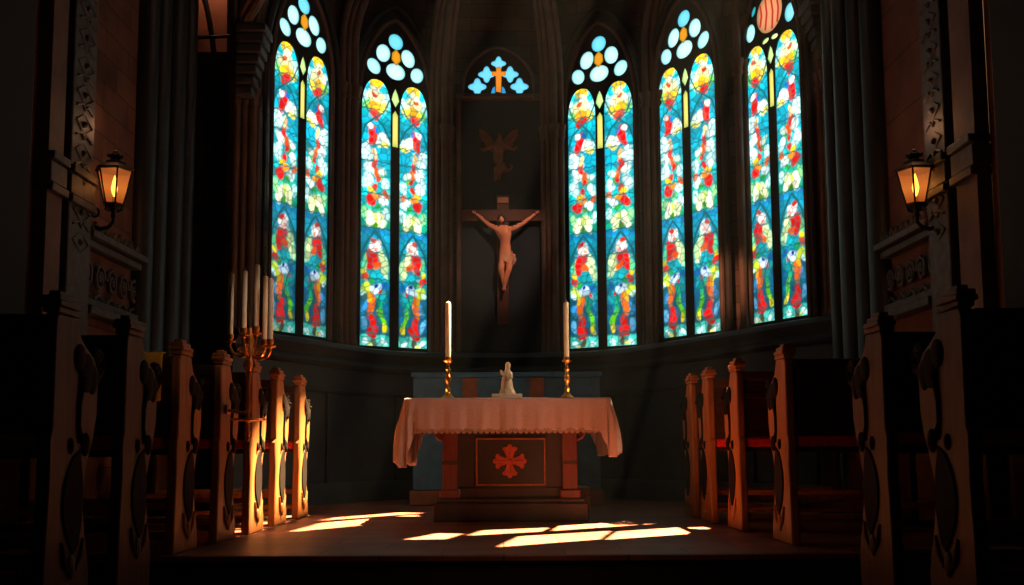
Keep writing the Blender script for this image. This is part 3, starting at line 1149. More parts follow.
point('vault_light', (-3.0, 9.3, 5.6), 9, (1, 0.5, 0.28))

# ------------------------------------------------------------------ pews
PD = 0.42                 # depth of a pew end
PL = 1.12                 # length of the pew


def make_pew(s, drop, label, grp, wood='pew'):
    """local: y = 0 is the back (nearest the camera), y grows to the altar; x = 0 is the aisle face; s = +1 body to +x"""
    root = empty('pew')
    tag(root, label, 'pew', grp)
    b = -drop
    prof = [(-0.035, b), (PD - 0.03, b), (PD - 0.028, 0.06), (PD - 0.045, 0.12), (PD - 0.085, 0.22), (PD - 0.11, 0.32), (PD - 0.108, 0.4), (PD - 0.075, 0.49), (PD - 0.03, 0.57), (PD, 0.66), (PD + 0.004, 0.78),
            (PD - 0.005, 0.84), (PD - 0.05, 0.885), (PD - 0.12, 0.915), (PD - 0.175, 0.945), (PD - 0.2, 0.985), (PD - 0.215, 1.02), (0.02, 1.02), (0.0, 0.99), (0.0, 0.6), (-0.018, 0.575), (-0.012, 0.4), (-0.028, 0.2)]
    t = 0.048
    xs = (0.0, s * t)

    def end(x0, x1, fancy):
        e = MB().prism(prof, min(x0, x1), max(x0, x1), 'X').build('end_panel', M[wood] if fancy else M['pew_dark'], root, bevel=0.009)  # plain outer end darkened by its wood colour in place of shade
        # stepped cap on the back half of the end
        cp = MB()
        for z, h, e_ in ((1.02, 0.022, 0.006), (1.042, 0.02, 0.016), (1.062, 0.02, 0.01)):
            cp.box((min(x0, x1) - e_, 0.012 - e_, z), (max(x0, x1) + e_, 0.2 + e_ - (z - 1.02) * 1.4, z + h))
        cp.box((min(x0, x1) + 0.004, 0.03, 1.082), (max(x0, x1) - 0.004, 0.12, 1.1))
        cp.build('cap', M[wood] if fancy else M['pew_dark'], e, bevel=0.004)
        if not fancy:
            return
        xo = -s * 0.004
        ca = MB()
        # leaf, stem and long dark lens, a hollow's shade put into colour, with a drop at its foot
        for cy_, cz, ry, rz in ((0.29, 0.82, 0.07, 0.075), (0.22, 0.87, 0.05, 0.055), (0.35, 0.8, 0.04, 0.06)):
            ca.ball((xo, cy_, cz), (0.012, ry, rz), 12, 8)
        ca.tube([(xo, 0.25, 0.8), (xo, 0.225, 0.7), (xo, 0.225, 0.62), (xo, 0.25, 0.56)], [0.016, 0.01, 0.009, 0.016], 8)
        lens = [(0.23 - 0.125 * max(0.0, math.sin(PI * i / 15)) ** 0.7, 0.53 - 0.38 * i / 15) for i in range(1, 15)]
        lens2 = [(0.23 + 0.055 * max(0.0, math.sin(PI * i / 15)) ** 0.7, 0.15 + 0.38 * i / 15) for i in range(1, 15)]
        ca.prism([(0.25, 0.53)] + lens + [(0.21, 0.15)] + lens2, xo - 0.004, xo + 0.004, 'X')
        ca.ball((xo, 0.3, 0.55), (0.014, 0.035, 0.045), 10, 8)
        ca.ball((xo, 0.16, 0.545), (0.01, 0.02, 0.03), 10, 8)
        ca.build('carving', M['carve'], e)
        sc_ = MB()
        sc_.ball((xo, 0.2, 0.105), (0.012, 0.028, 0.045), 10, 8)
        sc_.tube([(xo, 0.11, 0.2), (xo, 0.13, 0.13), (xo, 0.17, 0.09)], [0.006, 0.012, 0.006], 8)
        sc_.tube([(xo, 0.31, 0.2), (xo, 0.28, 0.13), (xo, 0.24, 0.09)], [0.006, 0.012, 0.006], 8)
        sc_.build('drop_ornament', M[wood], e)
        vo = MB()
        pts, rr = [], []
        for i in range(26):
            a = i / 25 * 3.7 * PI
            q = 0.06 * (1 - i / 30)
            pts.append((s * t / 2 - s * 0.012 * i / 25, PD + 0.028 - q * math.cos(a) * 0.9, 0.86 + q * math.sin(a)))
            rr.append(0.022 - 0.011 * i / 25)
        vo.tube(pts, rr, 8)
        vo.ball((s * t / 2, PD + 0.028, 0.86), (0.04, 0.016, 0.016), 10, 8)
        vo.tube([(s * t / 2, PD - 0.05, 0.835), (s * t / 2, PD, 0.812), (s * t / 2, PD + 0.04, 0.806)], [0.03, 0.026, 0.018], 8)
        vo.build('volute', M['carve'], e)

    end(0.0, s * t, True)
    end(s * (PL - t), s * PL, False)
    x0, x1 = sorted((s * t, s * (PL - t)))
    bk = MB().box((x0, 0.012, 0.592), (x1, 0.037, 1.0))
    bk.box((x0, 0.0, 0.955), (x1, 0.05, 1.012))
    bk.box((x0, 0.004, 0.59), (x1, 0.045, 0.625))
    bk.box((x0, 0.004, 0.84), (x1, 0.012, 0.875))
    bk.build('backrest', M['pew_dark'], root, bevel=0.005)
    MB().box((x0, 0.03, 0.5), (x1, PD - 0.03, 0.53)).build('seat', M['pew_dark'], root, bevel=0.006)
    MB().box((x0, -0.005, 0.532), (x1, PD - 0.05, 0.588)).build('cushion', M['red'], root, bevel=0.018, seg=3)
    MB().box((x0, 0.06, 0.19), (x1, 0.095, 0.225)).build('stretcher', M['pew'], root, bevel=0.005)
    MB().box((x0, 0.0, 0.075), (x1, 0.12, 0.105)).build('kneeler', M['pew'], root, bevel=0.008)
    return root


GL, GR = 'pews on the left of the aisle', 'pews on the right of the aisle'
pewL = make_pew(-1, 0.0, 'carved oak pew standing farthest back on the left, brightly sunlit end', GL)
pewR = make_pew(1, 0.0, 'carved oak pew standing farthest back on the right', GR)
frontL = make_pew(-1, 0.17, 'very dark carved pew nearest the camera on the left, below the step', GL, 'pew_shaded')
frontR = make_pew(1, 0.17, 'very dark carved pew nearest the camera on the right, below the step', GR, 'pew_shaded')


def put(o, px, Y, z):
    o.location = ((px - CX) * Y / F, Y, z)
    o.scale = (1, 0.87, 1)


left = [(300, 7.25, None), (277, 6.6, 'sunlit golden pew second from the back on the left'), (252, 5.95, 'sunlit golden pew beside the candelabrum, third from the back on the left'),
        (221, 5.42, 'dim brown pew carrying the brass candelabrum on the left'), (179, 4.87, 'dark orange pew with an ochre cloth over its back, at the platform edge')]
LP = []
for i, (px, Y, lb) in enumerate(left):
    o = pewL if i == 0 else copy_tree(pewL)
    put(o, px, Y, 0)
    if lb:
        o['label'] = lb
    LP.append(o)
for i, (px, Y, lb) in enumerate([(53, 3.34, None), (125, 3.98, 'dark carved pew second from the camera on the left, in front of the step')]):
    o = frontL if i == 0 else copy_tree(frontL)
    put(o, px, Y, 0)
    if lb:
        o['label'] = lb
right = [(691, 7.25, None), (708, 6.72, 'carved oak pew second from the back on the right'), (737, 6.05, 'reddish oak pew with a bright red cushion showing, third from the back on the right'),
         (786, 5.2, 'tall orange-brown carved pew at the platform edge on the right')]
for i, (px, Y, lb) in enumerate(right):
    o = pewR if i == 0 else copy_tree(pewR)
    put(o, px, Y, 0)
    if lb:
        o['label'] = lb
for i, (px, Y, lb) in enumerate([(965, 3.3, None), (884, 3.98, 'dark carved pew second from the camera on the right, below the step')]):
    o = frontR if i == 0 else copy_tree(frontR)
    put(o, px, Y, 0)
    if lb:
        o['label'] = lb

# ochre cloth over the back of the pew at the platform edge
pw = LP[4].location
cl = MB()
w0, w1 = pw.x - 0.29, pw.x - 0.085
prof = [(0.055, 0.84), (0.06, 0.95), (0.055, 1.018), (0.02, 1.026), (-0.012, 1.016), (-0.022, 0.95), (-0.026, 0.88), (-0.03, 0.80)]
N = 14
vs, fs = [], []
for j in range(N + 1):
    a = j / N
    x = w0 + (w1 - w0) * a
    for k, (y, z) in enumerate(prof):
        hang = max(0, 0.95 - z)
        yy = y + (-1 if k > 3 else 1) * (0.012 + 0.012 * math.sin(a * 17)) * min(1, hang * 6)
        zz = z - (0.02 * math.sin(a * 9) + 0.02 * a) * min(1, hang * 5)
        vs.append((x, pw.y + yy, zz))
K = len(prof)
for j in range(N):
    for k in range(K - 1):
        fs.append((j * K + k, j * K + k + 1, (j + 1) * K + k + 1, (j + 1) * K + k))
cl.add(vs, fs)
o = cl.build('draped_cloth', M['ochre'], angle=80)
sl = o.modifiers.new('thick', 'SOLIDIFY')
sl.thickness = 0.006
sl.offset = 1
tag(o, 'ochre yellow cloth draped over a pew back on the left', 'cloth')

# ------------------------------------------------------------------ altar
AY = 6.92
AXC = at(510, 500, AY).x
S = AY / F                                  # metres per photo pixel at the altar front


def ax(px):
    return (px - CX) * S


def az(py):
    return at(CX, py, AY).z


altar = empty('altar', (AXC, AY, 0))
tag(altar, 'dark wooden altar with red corner pilasters and a cross panel in front', 'altar')
Z0 = 0.155
TOP = az(399)
DEP = 0.72
hx = lambda px: ax(px) - AXC
MB().box((hx(433), -0.0, 0), (hx(587.5), DEP, Z0 - 0.02)).build('base', M['altar_dark'], altar, bevel=0.012)
mb = MB().box((hx(436), 0.02, Z0 - 0.02), (hx(584), DEP - 0.02, Z0 + 0.012))
mb.build('base_moulding', M['altar_dark'], altar, bevel=0.01)
mb = MB().box((hx(452), 0.1, Z0), (hx(567), DEP - 0.1, TOP - 0.05))
mb.box((hx(458), 0.085, Z0), (hx(562), 0.1, Z0 + 0.09))
mb.build('body', M['altar_dark'], altar, bevel=0.008)
for a, b in ((442, 457), (562, 577)):
    for back in (False, True):
        y = DEP - 0.17 if back else 0.05
        lg = MB()
        x0, x1 = hx(a), hx(b)
        cxl = (x0 + x1) / 2
        lg.box((x0, y, Z0 + 0.07), (x1, y + 0.11, TOP - 0.09))
        lg.build('pilaster', M['altar'], altar, bevel=0.006)
        par = [o_ for o_ in COL.objects if o_.parent == altar][-1]
        MB().box((x0 - 0.022, y - 0.022, Z0 + 0.01), (x1 + 0.022, y + 0.13, Z0 + 0.075)).build('foot_block', M['altar'], par, bevel=0.012)
        zb = az(463)
        MB().box((x0 - 0.006, y - 0.006, zb - 0.012), (x1 + 0.006, y + 0.116, zb + 0.012)).build('collar', M['altar_dark'], par, bevel=0.003)
        cpp = MB()
        cpp.box((x0 - 0.014, y - 0.014, TOP - 0.1), (x1 + 0.014, y + 0.124, TOP - 0.05))
        sg = -1 if a < 500 else 1
        xe = x0 if sg < 0 else x1
        cpp.tube([(xe, y + 0.03, az(440)), (xe + sg * 0.03, y + 0.03, az(438)), (xe + sg * 0.055, y + 0.03, az(433)), (xe + sg * 0.07, y + 0.03, az(426))], [0.012, 0.016, 0.016, 0.014], 8)
        cpp.build('bracket', M['altar'], par, bevel=0.0)
pn = MB().box((hx(474), 0.085, az(488)), (hx(546.5), 0.102, az(436))).build('front_panel', M['panel'], altar, bevel=0.003)
g = MB()
gx0, gx1, gz0, gz1 = hx(475.3), hx(545.3), az(486), az(438)
w = 0.011
for a in ((gx0, gz0, gx1, gz0 + w), (gx0, gz1 - w, gx1, gz1), (gx0, gz0 + w, gx0 + w, gz1 - w), (gx1 - w, gz0 + w, gx1, gz1 - w)):
    g.box((a[0], 0.076, a[1]), (a[2], 0.087, a[3]))
g.build('gilt_frame', M['gilt'], pn, bevel=0.002)
# cross with flared, three lobed ends
em = MB()
ecx, ecz = hx(509.5), az(461.3)
arm = [(0.022, 0.022), (0.03, 0.05), (0.044, 0.078), (0.058, 0.085), (0.056, 0.105), (0.036, 0.112), (0.022, 0.106), (0.016, 0.124), (0.0, 0.132)]
half = arm + [(-x, z) for x, z in arm[-2::-1]]
poly = []
for k in range(4):
    a = -k * PI / 2
    for x, z in half[1:] if True else half:
        poly.append((ecx + x * math.cos(a) - z * math.sin(a), ecz + x * math.sin(a) + z * math.cos(a)))
# order of the four arms runs clockwise
poly = []
for k in range(4):
    a = -k * PI / 2
    seq = [(-x, z) for x, z in arm[:-1]] + [arm[-1]] + [(x, z) for x, z in arm[-2::-1]]
    for x, z in seq:
        sc = 0.95
        poly.append((ecx + sc * (x * math.cos(a) - z * math.sin(a)), ecz + sc * (x * math.sin(a) + z * math.cos(a))))
em.prism(poly, 0.074, 0.088, 'Y')
em.ball((ecx, 0.074, ecz), (0.02, 0.012, 0.02), 10, 8)
for k in range(4):
    a = k * PI / 2
    d = (math.cos(a), math.sin(a))
    em.tube([(ecx + d[0] * q, 0.073, ecz + d[1] * q) for q in (0.03, 0.06, 0.095)], [0.006, 0.009, 0.006], 6)
em.build('cross_emblem', M['emblem'], pn, bevel=0.002)
HWT = (ax(608) - ax(406.5)) / 2
TCX = (ax(608) + ax(406.5)) / 2 - AXC
MB().box((TCX - HWT, -0.02, TOP - 0.05), (TCX + HWT, DEP + 0.0, TOP)).build('tabletop', M['altar'], altar, bevel=0.008)

# ------------------------------------------------------------------ tablecloth
def tablecloth():
    hw, y0, y1 = HWT + 0.008, AY - 0.03, AY + DEP + 0.008
    cx = TCX + AXC
    per = []
    nf, ns, nc = 60, 22, 12
    rc = 0.035
    # counter-clockwise from front left corner along the front
    for i in range(nf + 1):
        per.append((cx - hw + rc + (2 * hw - 2 * rc) * i / nf, y0, 0, -1))
    for i in range(1, nc):
        a = -PI / 2 + PI / 2 * i / nc
        per.append((cx + hw - rc + rc * math.cos(a), y0 + rc + rc * math.sin(a), math.cos(a), math.sin(a)))
    for i in range(ns + 1):
        per.append((cx + hw, y0 + rc + (y1 - y0 - 2 * rc) * i / ns, 1, 0))
    for i in range(1, nc):
        a = PI / 2 * i / nc
        per.append((cx + hw - rc + rc * math.cos(a), y1 - rc + rc * math.sin(a), math.cos(a), math.sin(a)))
    for i in range(nf + 1):
        per.append((cx + hw - rc - (2 * hw - 2 * rc) * i / nf, y1, 0, 1))
    for i in range(1, nc):
        a = PI / 2 + PI / 2 * i / nc
        per.append((cx - hw + rc + rc * math.cos(a), y1 - rc + rc * math.sin(a), math.cos(a), math.sin(a)))
    for i in range(ns + 1):
        per.append((cx - hw, y1 - rc - (y1 - y0 - 2 * rc) * i / ns, -1, 0))
    for i in range(1, nc):
        a = PI + PI / 2 * i / nc
        per.append((cx - hw + rc + rc * math.cos(a), y0 + rc + rc * math.sin(a), math.cos(a), math.sin(a)))
    n = len(per)
    rows = 22
    th = TOP + 0.006
    fd = TOP - az(431)
    vs, fs = [], []

    def drop_flare(p):
        x, y, nx, ny = p
        side = -1 if x < cx else 1
        big = 0.50 if side < 0 else 0.43
        dl = (x - (cx - hw)) if side < 0 else ((cx + hw) - x)
        if abs(ny) > 0.98:                       # front or back edge
            k = max(0, 1 - dl / 0.085)
            d = fd + (big - fd) * k ** 1.3
            fl_ = 0.012 + 0.025 * k + 0.006 * math.sin(x * 31) + 0.004 * math.sin(x * 77) + 0.022 * math.exp(-dl / 0.12) * math.sin(dl * 75)
            return d, fl_, 0.0
        dy = min(y - y0, y1 - y)
        if abs(nx) > 0.98:
            k = max(0, 1 - dy / 0.22)
            d = 0.34 + (big - 0.36) * k
            return d, 0.068 + 0.026 * math.sin(y * 34), 0.0
        return big, 0.04 + 0.024 * math.cos(math.atan2(ny, nx) * 8), 0.0
    for r in range(rows + 1):
        a = r / rows
        for p in per:
            d, fl_, _ = drop_flare(p)
            s = a
            if a < 0.12:
                k = a / 0.12
                z = th - 0.012 * (1 - math.cos(k * PI / 2))
                o = 0.010 * math.sin(k * PI / 2)
            else:
                k = (a - 0.12) / 0.88
                z = th - 0.012 - (d - 0.012) * k
                o = 0.010 + fl_ * math.sin(min(1, k * 1.1) * PI / 2 * 0.95)
            vs.append((p[0] + p[2] * o, p[1] + p[3] * o, z))
    for r in range(rows):
        for i in range(n):
            j = (i + 1) % n
            fs.append((r * n + i, (r + 1) * n + i, (r + 1) * n + j, r * n + j))
    fs.append(tuple(range(n)))
    mb = MB().add(vs, fs)
    o = mb.build('tablecloth', M['cloth'], angle=60)
    sl = o.modifiers.new('thick', 'SOLIDIFY')
    sl.thickness = 0.003
    sl.offset = 1
    tag(o, 'white linen cloth with lace edge hanging over the altar', 'tablecloth')
    # lace border: little scallops along the front hem
    lc = MB()
    k = 0
    x = cx - hw + 0.1
    while x < cx + hw - 0.1:
        d, fl_, _ = drop_flare((x, y0, 0, -1))
        yy = y0 - fl_ - 0.012
        zz = th - d
        poly = [(x - 0.02, zz + 0.012), (x + 0.02, zz + 0.012)] + [(x + 0.02 * math.cos(PI * q / 6 * -1), zz - 0.004 - 0.022 * math.sin(PI * q / 6)) for q in range(7)]
        lc.prism(poly, yy - 0.001, yy + 0.002, 'Y')
        x += 0.041
    lc.build('lace_edge', M['lace'], o, smooth=False)


tablecloth()
CT = TOP + 0.0105                            # top surface of the cloth

# ------------------------------------------------------------------ altar candlesticks and candles
def candlestick(px, label):
    Yc = AY + 0.3
    p = at(px, 390, Yc)
    root = empty('candlestick', (p.x, Yc, CT))
    tag(root, label, 'candlestick', 'brass candlesticks on the altar')
    h = at(px, 357, Yc).z - CT
    k = h / 0.30
    MB().lathe([(0.064, 0), (0.066, 0.006), (0.056, 0.014), (0.044, 0.022), (0.03, 0.035), (0.02, 0.05), (0.017, 0.06)], n=24).build('base', M['brass'], root)
    st = [(0.014, 0.055), (0.02, 0.075), (0.013, 0.09), (0.011, 0.105), (0.018, 0.125), (0.025, 0.145), (0.02, 0.17), (0.012, 0.185), (0.014, 0.2), (0.022, 0.212), (0.013, 0.226), (0.011, 0.245), (0.016, 0.26)]
    MB().lathe([(r, z * k) for r, z in st], n=20).build('stem', M['brass'], root)
    MB().lathe([(0.012, 0.258 * k), (0.034, 0.268 * k), (0.038, 0.276 * k), (0.024, 0.278 * k), (0.023, 0.3 * k), (0.019, 0.3 * k)], n=20).build('drip_pan', M['brass'], root)
    return p.x, Yc, CT + 0.3 * k


def candle(x, y, z0, z1, r, label, grp):
    root = MB().lathe([(r, 0), (r, z1 - z0 - 0.012), (r * 0.86, z1 - z0 - 0.004), (r * 0.5, z1 - z0)], n=20).build('candle', M['wax'])
    root.location = (x, y, z0)
    tag(root, label, 'candle', grp)
    MB().tube([(0, 0, z1 - z0 - 0.004), (0.001, 0, z1 - z0 + 0.01), (0.004, 0, z1 - z0 + 0.018)], [0.004, 0.003, 0.002], 8).build('wick', M['wick'], root)
    return root


for px, nm in ((448, 'left'), (567, 'right')):
    x, y, z = candlestick(px, 'turned brass candlestick on the altar, to the %s of the statuette' % nm)
    candle(x, y, z, at(px, 302, y).z, 0.0205, 'tall cream candle on the altar, to the %s of the statuette' % nm, 'tall candles on the altar')

# ------------------------------------------------------------------ statuette
sp = at(507, 395, AY + 0.3)
st = empty('statuette', (sp.x, AY + 0.3, CT))
tag(st, 'small ivory robed figure on a slab in the middle of the altar', 'statuette')
MB().box((-0.115, -0.05, 0), (0.115, 0.05, 0.037)).build('plinth', M['ivory'], st, bevel=0.006)
sb = skin('figure', [(0, 0, 0.05), (-0.002, 0, 0.09), (0.0, 0, 0.14), (0.002, -0.005, 0.175), (0.006, -0.008, 0.2), (0.008, -0.012, 0.225), (0.009, -0.012, 0.25),
                     (-0.022, -0.012, 0.17), (-0.042, -0.03, 0.168), (-0.046, -0.036, 0.195), (0.03, -0.012, 0.168), (0.036, -0.035, 0.14), (0.02, -0.05, 0.15)],
          [(0, 1), (1, 2), (2, 3), (3, 4), (4, 5), (5, 6), (3, 7), (7, 8), (8, 9), (3, 10), (10, 11), (11, 12)],
          [(0.046, 0.04), (0.042, 0.036), (0.034, 0.03), (0.03, 0.022), (0.014, 0.014), (0.024, 0.026), (0.014, 0.016), 0.016, 0.012, 0.008, 0.016, 0.013, 0.009], M['ivory'], st)
rb_ = MB()
prof = [(0.062, 0.036), (0.058, 0.05), (0.045, 0.075), (0.04, 0.11), (0.034, 0.15)]
N = 40
vs, fs = [], []
for r, z in prof:
    for i in range(N):
        a = 2 * PI * i / N
        q = r * (1 + 0.09 * math.sin(7 * a + z * 30))
        vs.append((q * math.cos(a), q * math.sin(a) * 0.72, z))
for r in range(len(prof) - 1):
    for i in range(N):
        fs.append((r * N + i, r * N + (i + 1) % N, (r + 1) * N + (i + 1) % N, (r + 1) * N + i))
fs.append(tuple(range(N))[::-1])
fs.append(tuple(range((len(prof) - 1) * N, len(prof) * N)))
rb_.add(vs, fs).build('robe', M['ivory'], st, angle=80)
st.scale = (1.0, 1.0, 1.16)

# ------------------------------------------------------------------ low cabinet behind the altar and the small box
hy = 8.9
ha = empty('sideboard', ((at(413, 400, hy).x + at(600, 400, hy).x) / 2, hy, 0))
tag(ha, 'low blue-grey sideboard on a wooden plinth standing behind the altar', 'sideboard')
hw = (at(600, 400, hy).x - at(413, 400, hy).x) / 2
ht = at(503, 372, hy).z
MB().box((-hw - 0.03, -0.03, 0), (hw + 0.03, 0.45, 0.14)).build('plinth', M['tan'], ha, bevel=0.01)
MB().box((-hw, 0.0, 0.14), (hw, 0.42, ht - 0.05)).build('body', M['blue'], ha, bevel=0.01)
MB().box((-hw - 0.02, -0.02, ht - 0.05), (hw + 0.02, 0.44, ht)).build('top', M['blue'], ha, bevel=0.01)
for px in (470, 537):
    xx = at(px, 400, hy).x - ha.location.x
    MB().box((xx - 0.07, -0.012, 0.3), (xx + 0.07, 0.002, ht - 0.055)).build('door_panel', M['tan'], ha, bevel=0.004)
bxp = at(584, 500, 7.75)
bx_ = empty('wooden_box', (bxp.x - 0.01, 7.75, 0))
tag(bx_, 'small pale wooden box with a lid on the floor behind the altar', 'box')
MB().box((-0.09, 0, 0), (0.06, 0.2, 0.15)).build('body', M['box'], bx_, bevel=0.01)
MB().box((-0.095, -0.006, 0.152), (0.066, 0.206, 0.215)).build('lid', M['box'], bx_, bevel=0.02, seg=3)

# ------------------------------------------------------------------ crucifix
CYY = 10.30
cz0, cz1 = at(503, 325, CYY).z, at(503, 195, CYY).z
cxx = at(503, 260, CYY).x
cross = empty('crucifix', (cxx, CYY, cz0))
tag(cross, 'wooden crucifix with a pale figure hung on the dark niche wall', 'crucifix')
up = 1 / 92.2


def cp_(px, py):
    q = at(px, py, CYY)
    return q.x - cxx, q.z - cz0


wv = 6.2 * up
MB().box((-wv, 0.0, 0), (wv, 0.06, cz1 - cz0)).build('upright', M['cross'], cross, bevel=0.005)
xl, zb = cp_(461, 221.5)
xr, zt = cp_(545, 209.5)
MB().box((xl, -0.012, zb), (xr, 0.05, zt)).build('crossbeam', M['cross'], cross, bevel=0.005)
x0, z0 = cp_(497.5, 203)
x1, z1 = cp_(508.5, 197.5)
MB().box((x0, -0.014, z0), (x1, 0.002, z1)).build('title_board', M['plaque'], cross, bevel=0.002)
yb = -0.06


def J(px, py, dy=0.0):
    x, z = cp_(px, py)
    return (x, yb + dy, z)


pts = [J(506, 256, -.015), J(505.5, 247, -.02), J(505, 239, -.03), J(504.5, 232, -.035), J(503, 227.5, -.045), J(501.5, 223, -.06), J(501, 220, -.058),       # 0-6 pelvis..head
       J(497, 230.5, -.02), J(488, 225, .005), J(480, 217.5, .02), J(476, 214.5, .025),                                              # 7-10 left arm
       J(512.5, 230.5, -.02), J(522, 225, .005), J(531, 218, .02), J(535.5, 214.5, .025),                                          # 11-14 right arm
       J(503, 261, -.02), J(501, 271, -.055), J(503.5, 281, -.02), J(504.5, 288, -.015), J(503, 292, -.045),                            # 15-19 leg
       J(509.5, 261, -.02), J(509, 271, -.06), J(505.5, 281, -.035), J(504.5, 288, -.03), J(505, 292.5, -.06)]                          # 20-24 leg
edges = [(0, 1), (1, 2), (2, 3), (3, 4), (4, 5), (5, 6), (3, 7), (7, 8), (8, 9), (9, 10), (3, 11), (11, 12), (12, 13), (13, 14),
         (0, 15), (15, 16), (16, 17), (17, 18), (18, 19), (0, 20), (20, 21), (21, 22), (22, 23), (23, 24)]
rad = [(.07, .048), (.06, .042), (.076, .05), (.066, .044), .024, .036, .03,
       .034, .026, .02, .016, .034, .026, .02, .016,
       .048, .034, .032, .018, .016, .048, .034, .032, .018, .016]
skin('figure', pts, edges, rad, M['flesh'], cross)
fig = bpy.data.objects['figure.001'] if 'figure.001' in bpy.data.objects else None
for o_ in kids(cross):
    if o_.name.startswith('figure'):
        fig = o_
# hands: palm and fingers
def hand(px, py, sx):
    hb = MB()
    x, z = cp_(px, py)
    hb.ball((x, yb + .022, z), (.013, .008, .014), 10, 8)
    for k, (l, a) in enumerate(((.020, 62), (.024, 44), (.024, 26), (.02, 8))):
        d = Vector((math.cos(R(a)) * sx, 0, math.sin(R(a))))
        p0 = Vector((x, yb + .022, z)) + d * .01
        hb.tube([p0, p0 + d * l * .6 + Vector((0, -.003, 0)), p0 + d * l + Vector((0, -.009, 0))], [.0042, .0038, .003], 6)
    d = Vector((math.cos(R(110)) * sx, 0, math.sin(R(110))))
    p0 = Vector((x, yb + .018, z))
    hb.tube([p0, p0 + d * .012, p0 + d * .022], [.005, .0042, .003], 6)
    hb.build('hand', M['flesh'], fig)


hand(475, 213.8, -1)
hand(536.5, 213.8, 1)
hr = MB()
hx_, hz_ = cp_(501.3, 221.3)
hr.ball((hx_, yb - .046, hz_ + .008), (.041, .042, .044), 16, 10)
for sx, l in ((-1, .085), (1, .07)):
    hr.tube([(hx_ + sx * .03, yb - .05, hz_ + .01), (hx_ + sx * .036, yb - .05, hz_ - .03), (hx_ + sx * .03, yb - .055, hz_ - l)], [.016, .016, .006], 8)
hr.build('hair', M['hair'], fig)
fa = MB()
fa.ball((hx_ + .002, yb - .082, hz_ - .014), (.024, .018, .032), 14, 10)
fa.ball((hx_ + .002, yb - .1, hz_ - .016), (.005, .007, .011), 8, 6)
fa.build('face', M['flesh'], fig)
lo_ = MB()
vs, fs = [], []
N = 28
for r, (py, rx, ry) in enumerate(((253.5, .068, .052), (256, .073, .056), (259, .08, .058), (262, .08, .058), (264.5, .074, .054))):
    x, z = cp_(506.3, py)
    for i in range(N):
        a = 2 * PI * i / N
        k = 1 + 0.05 * math.sin(5 * a + r)
        vs.append((x + rx * k * math.cos(a), yb - .02 + ry * k * math.sin(a), z - .012 * math.cos(a) * (r - 1)))
for r in range(4):
    for i in range(N):
        fs.append((r * N + i, r * N + (i + 1) % N, (r + 1) * N + (i + 1) % N, (r + 1) * N + i))
lo_.add(vs, fs)
x, z = cp_(513.5, 257)
lo_.ball((x, yb - .03, z), (.022, .02, .022), 10, 8)
lo_.tube([(x, yb - .03, z), (x + .012, yb - .03, z - .05), (x + .006, yb - .03, z - .1)], [.016, .02, .006], 8)
lo_.build('loincloth', M['loin'], fig, angle=80)

# ------------------------------------------------------------------ winged relief above the crucifix
rx = at(498.5, 150, 10.33)
wf = empty('winged_figure', (rx.x, 10.33, at(498, 184, 10.33).z))
tag(wf, 'bronze winged figure carved in relief above the crucifix', 'relief')
zz0 = wf.location.z


def W(px, py, dy=0.0):
    q = at(px, py, 10.33)
    return (q.x - rx.x, dy, q.z - zz0)


skin('body', [W(499, 160), W(498.5, 152, -.01), W(499, 145, -.02), W(499.5, 139, -.03), W(500, 134, -.04),
              W(491, 147, -.02), W(484, 151, -.03), W(480.5, 149.5, -.05), W(508, 147, -.02), W(514, 151, -.03), W(517, 148, -.05),
              W(497, 169, -.02), W(496, 177, -.01), W(494.5, 182, -.02), W(503, 168, -.03), W(499, 176, .0), W(499.5, 181, -.02),
              W(508, 172, -.02), W(512, 168, -.02), W(510, 164, -.02)],
     [(0, 1), (1, 2), (2, 3), (3, 4), (2, 5), (5, 6), (6, 7), (2, 8), (8, 9), (9, 10), (0, 11), (11, 12), (12, 13), (0, 14), (14, 15), (15, 16), (14, 17), (17, 18), (18, 19)],
     [(.065, .04), (.06, .04), (.065, .04), .022, .036, .03, .024, .018, .03, .024, .018, .04, .026, .016, .036, .024, .016, .02, .018, .01], M['relief'], wf)
for sx in (-1, 1):
    for_ = MB()
    wing = [(503 - 498.5, 152), (2, 146), (8, 136), (14, 130), (20, 128.5), (19, 133), (20, 134.5), (17.5, 138), (18, 140), (14.5, 142), (14.5, 144.5), (11, 146), (10, 149)]
    poly = []
    for k, (dx, py) in enumerate(wing):
        q = W(498.5 + sx * dx, py)
        poly.append((q[0], q[2]))
    for_.prism(poly, .005, .035, 'Y')
    for k in range(5):
        a = W(498.5 + sx * (5 + k), 148 - k)
        b = W(498.5 + sx * (19 - k * 2.0), 131 + k * 3.6)
        for_.tube([(a[0], 0.0, a[2]), (b[0], -.004, b[2])], [.012, .006], 6)
    for_.build('wing', M['relief'], wf, bevel=.004)

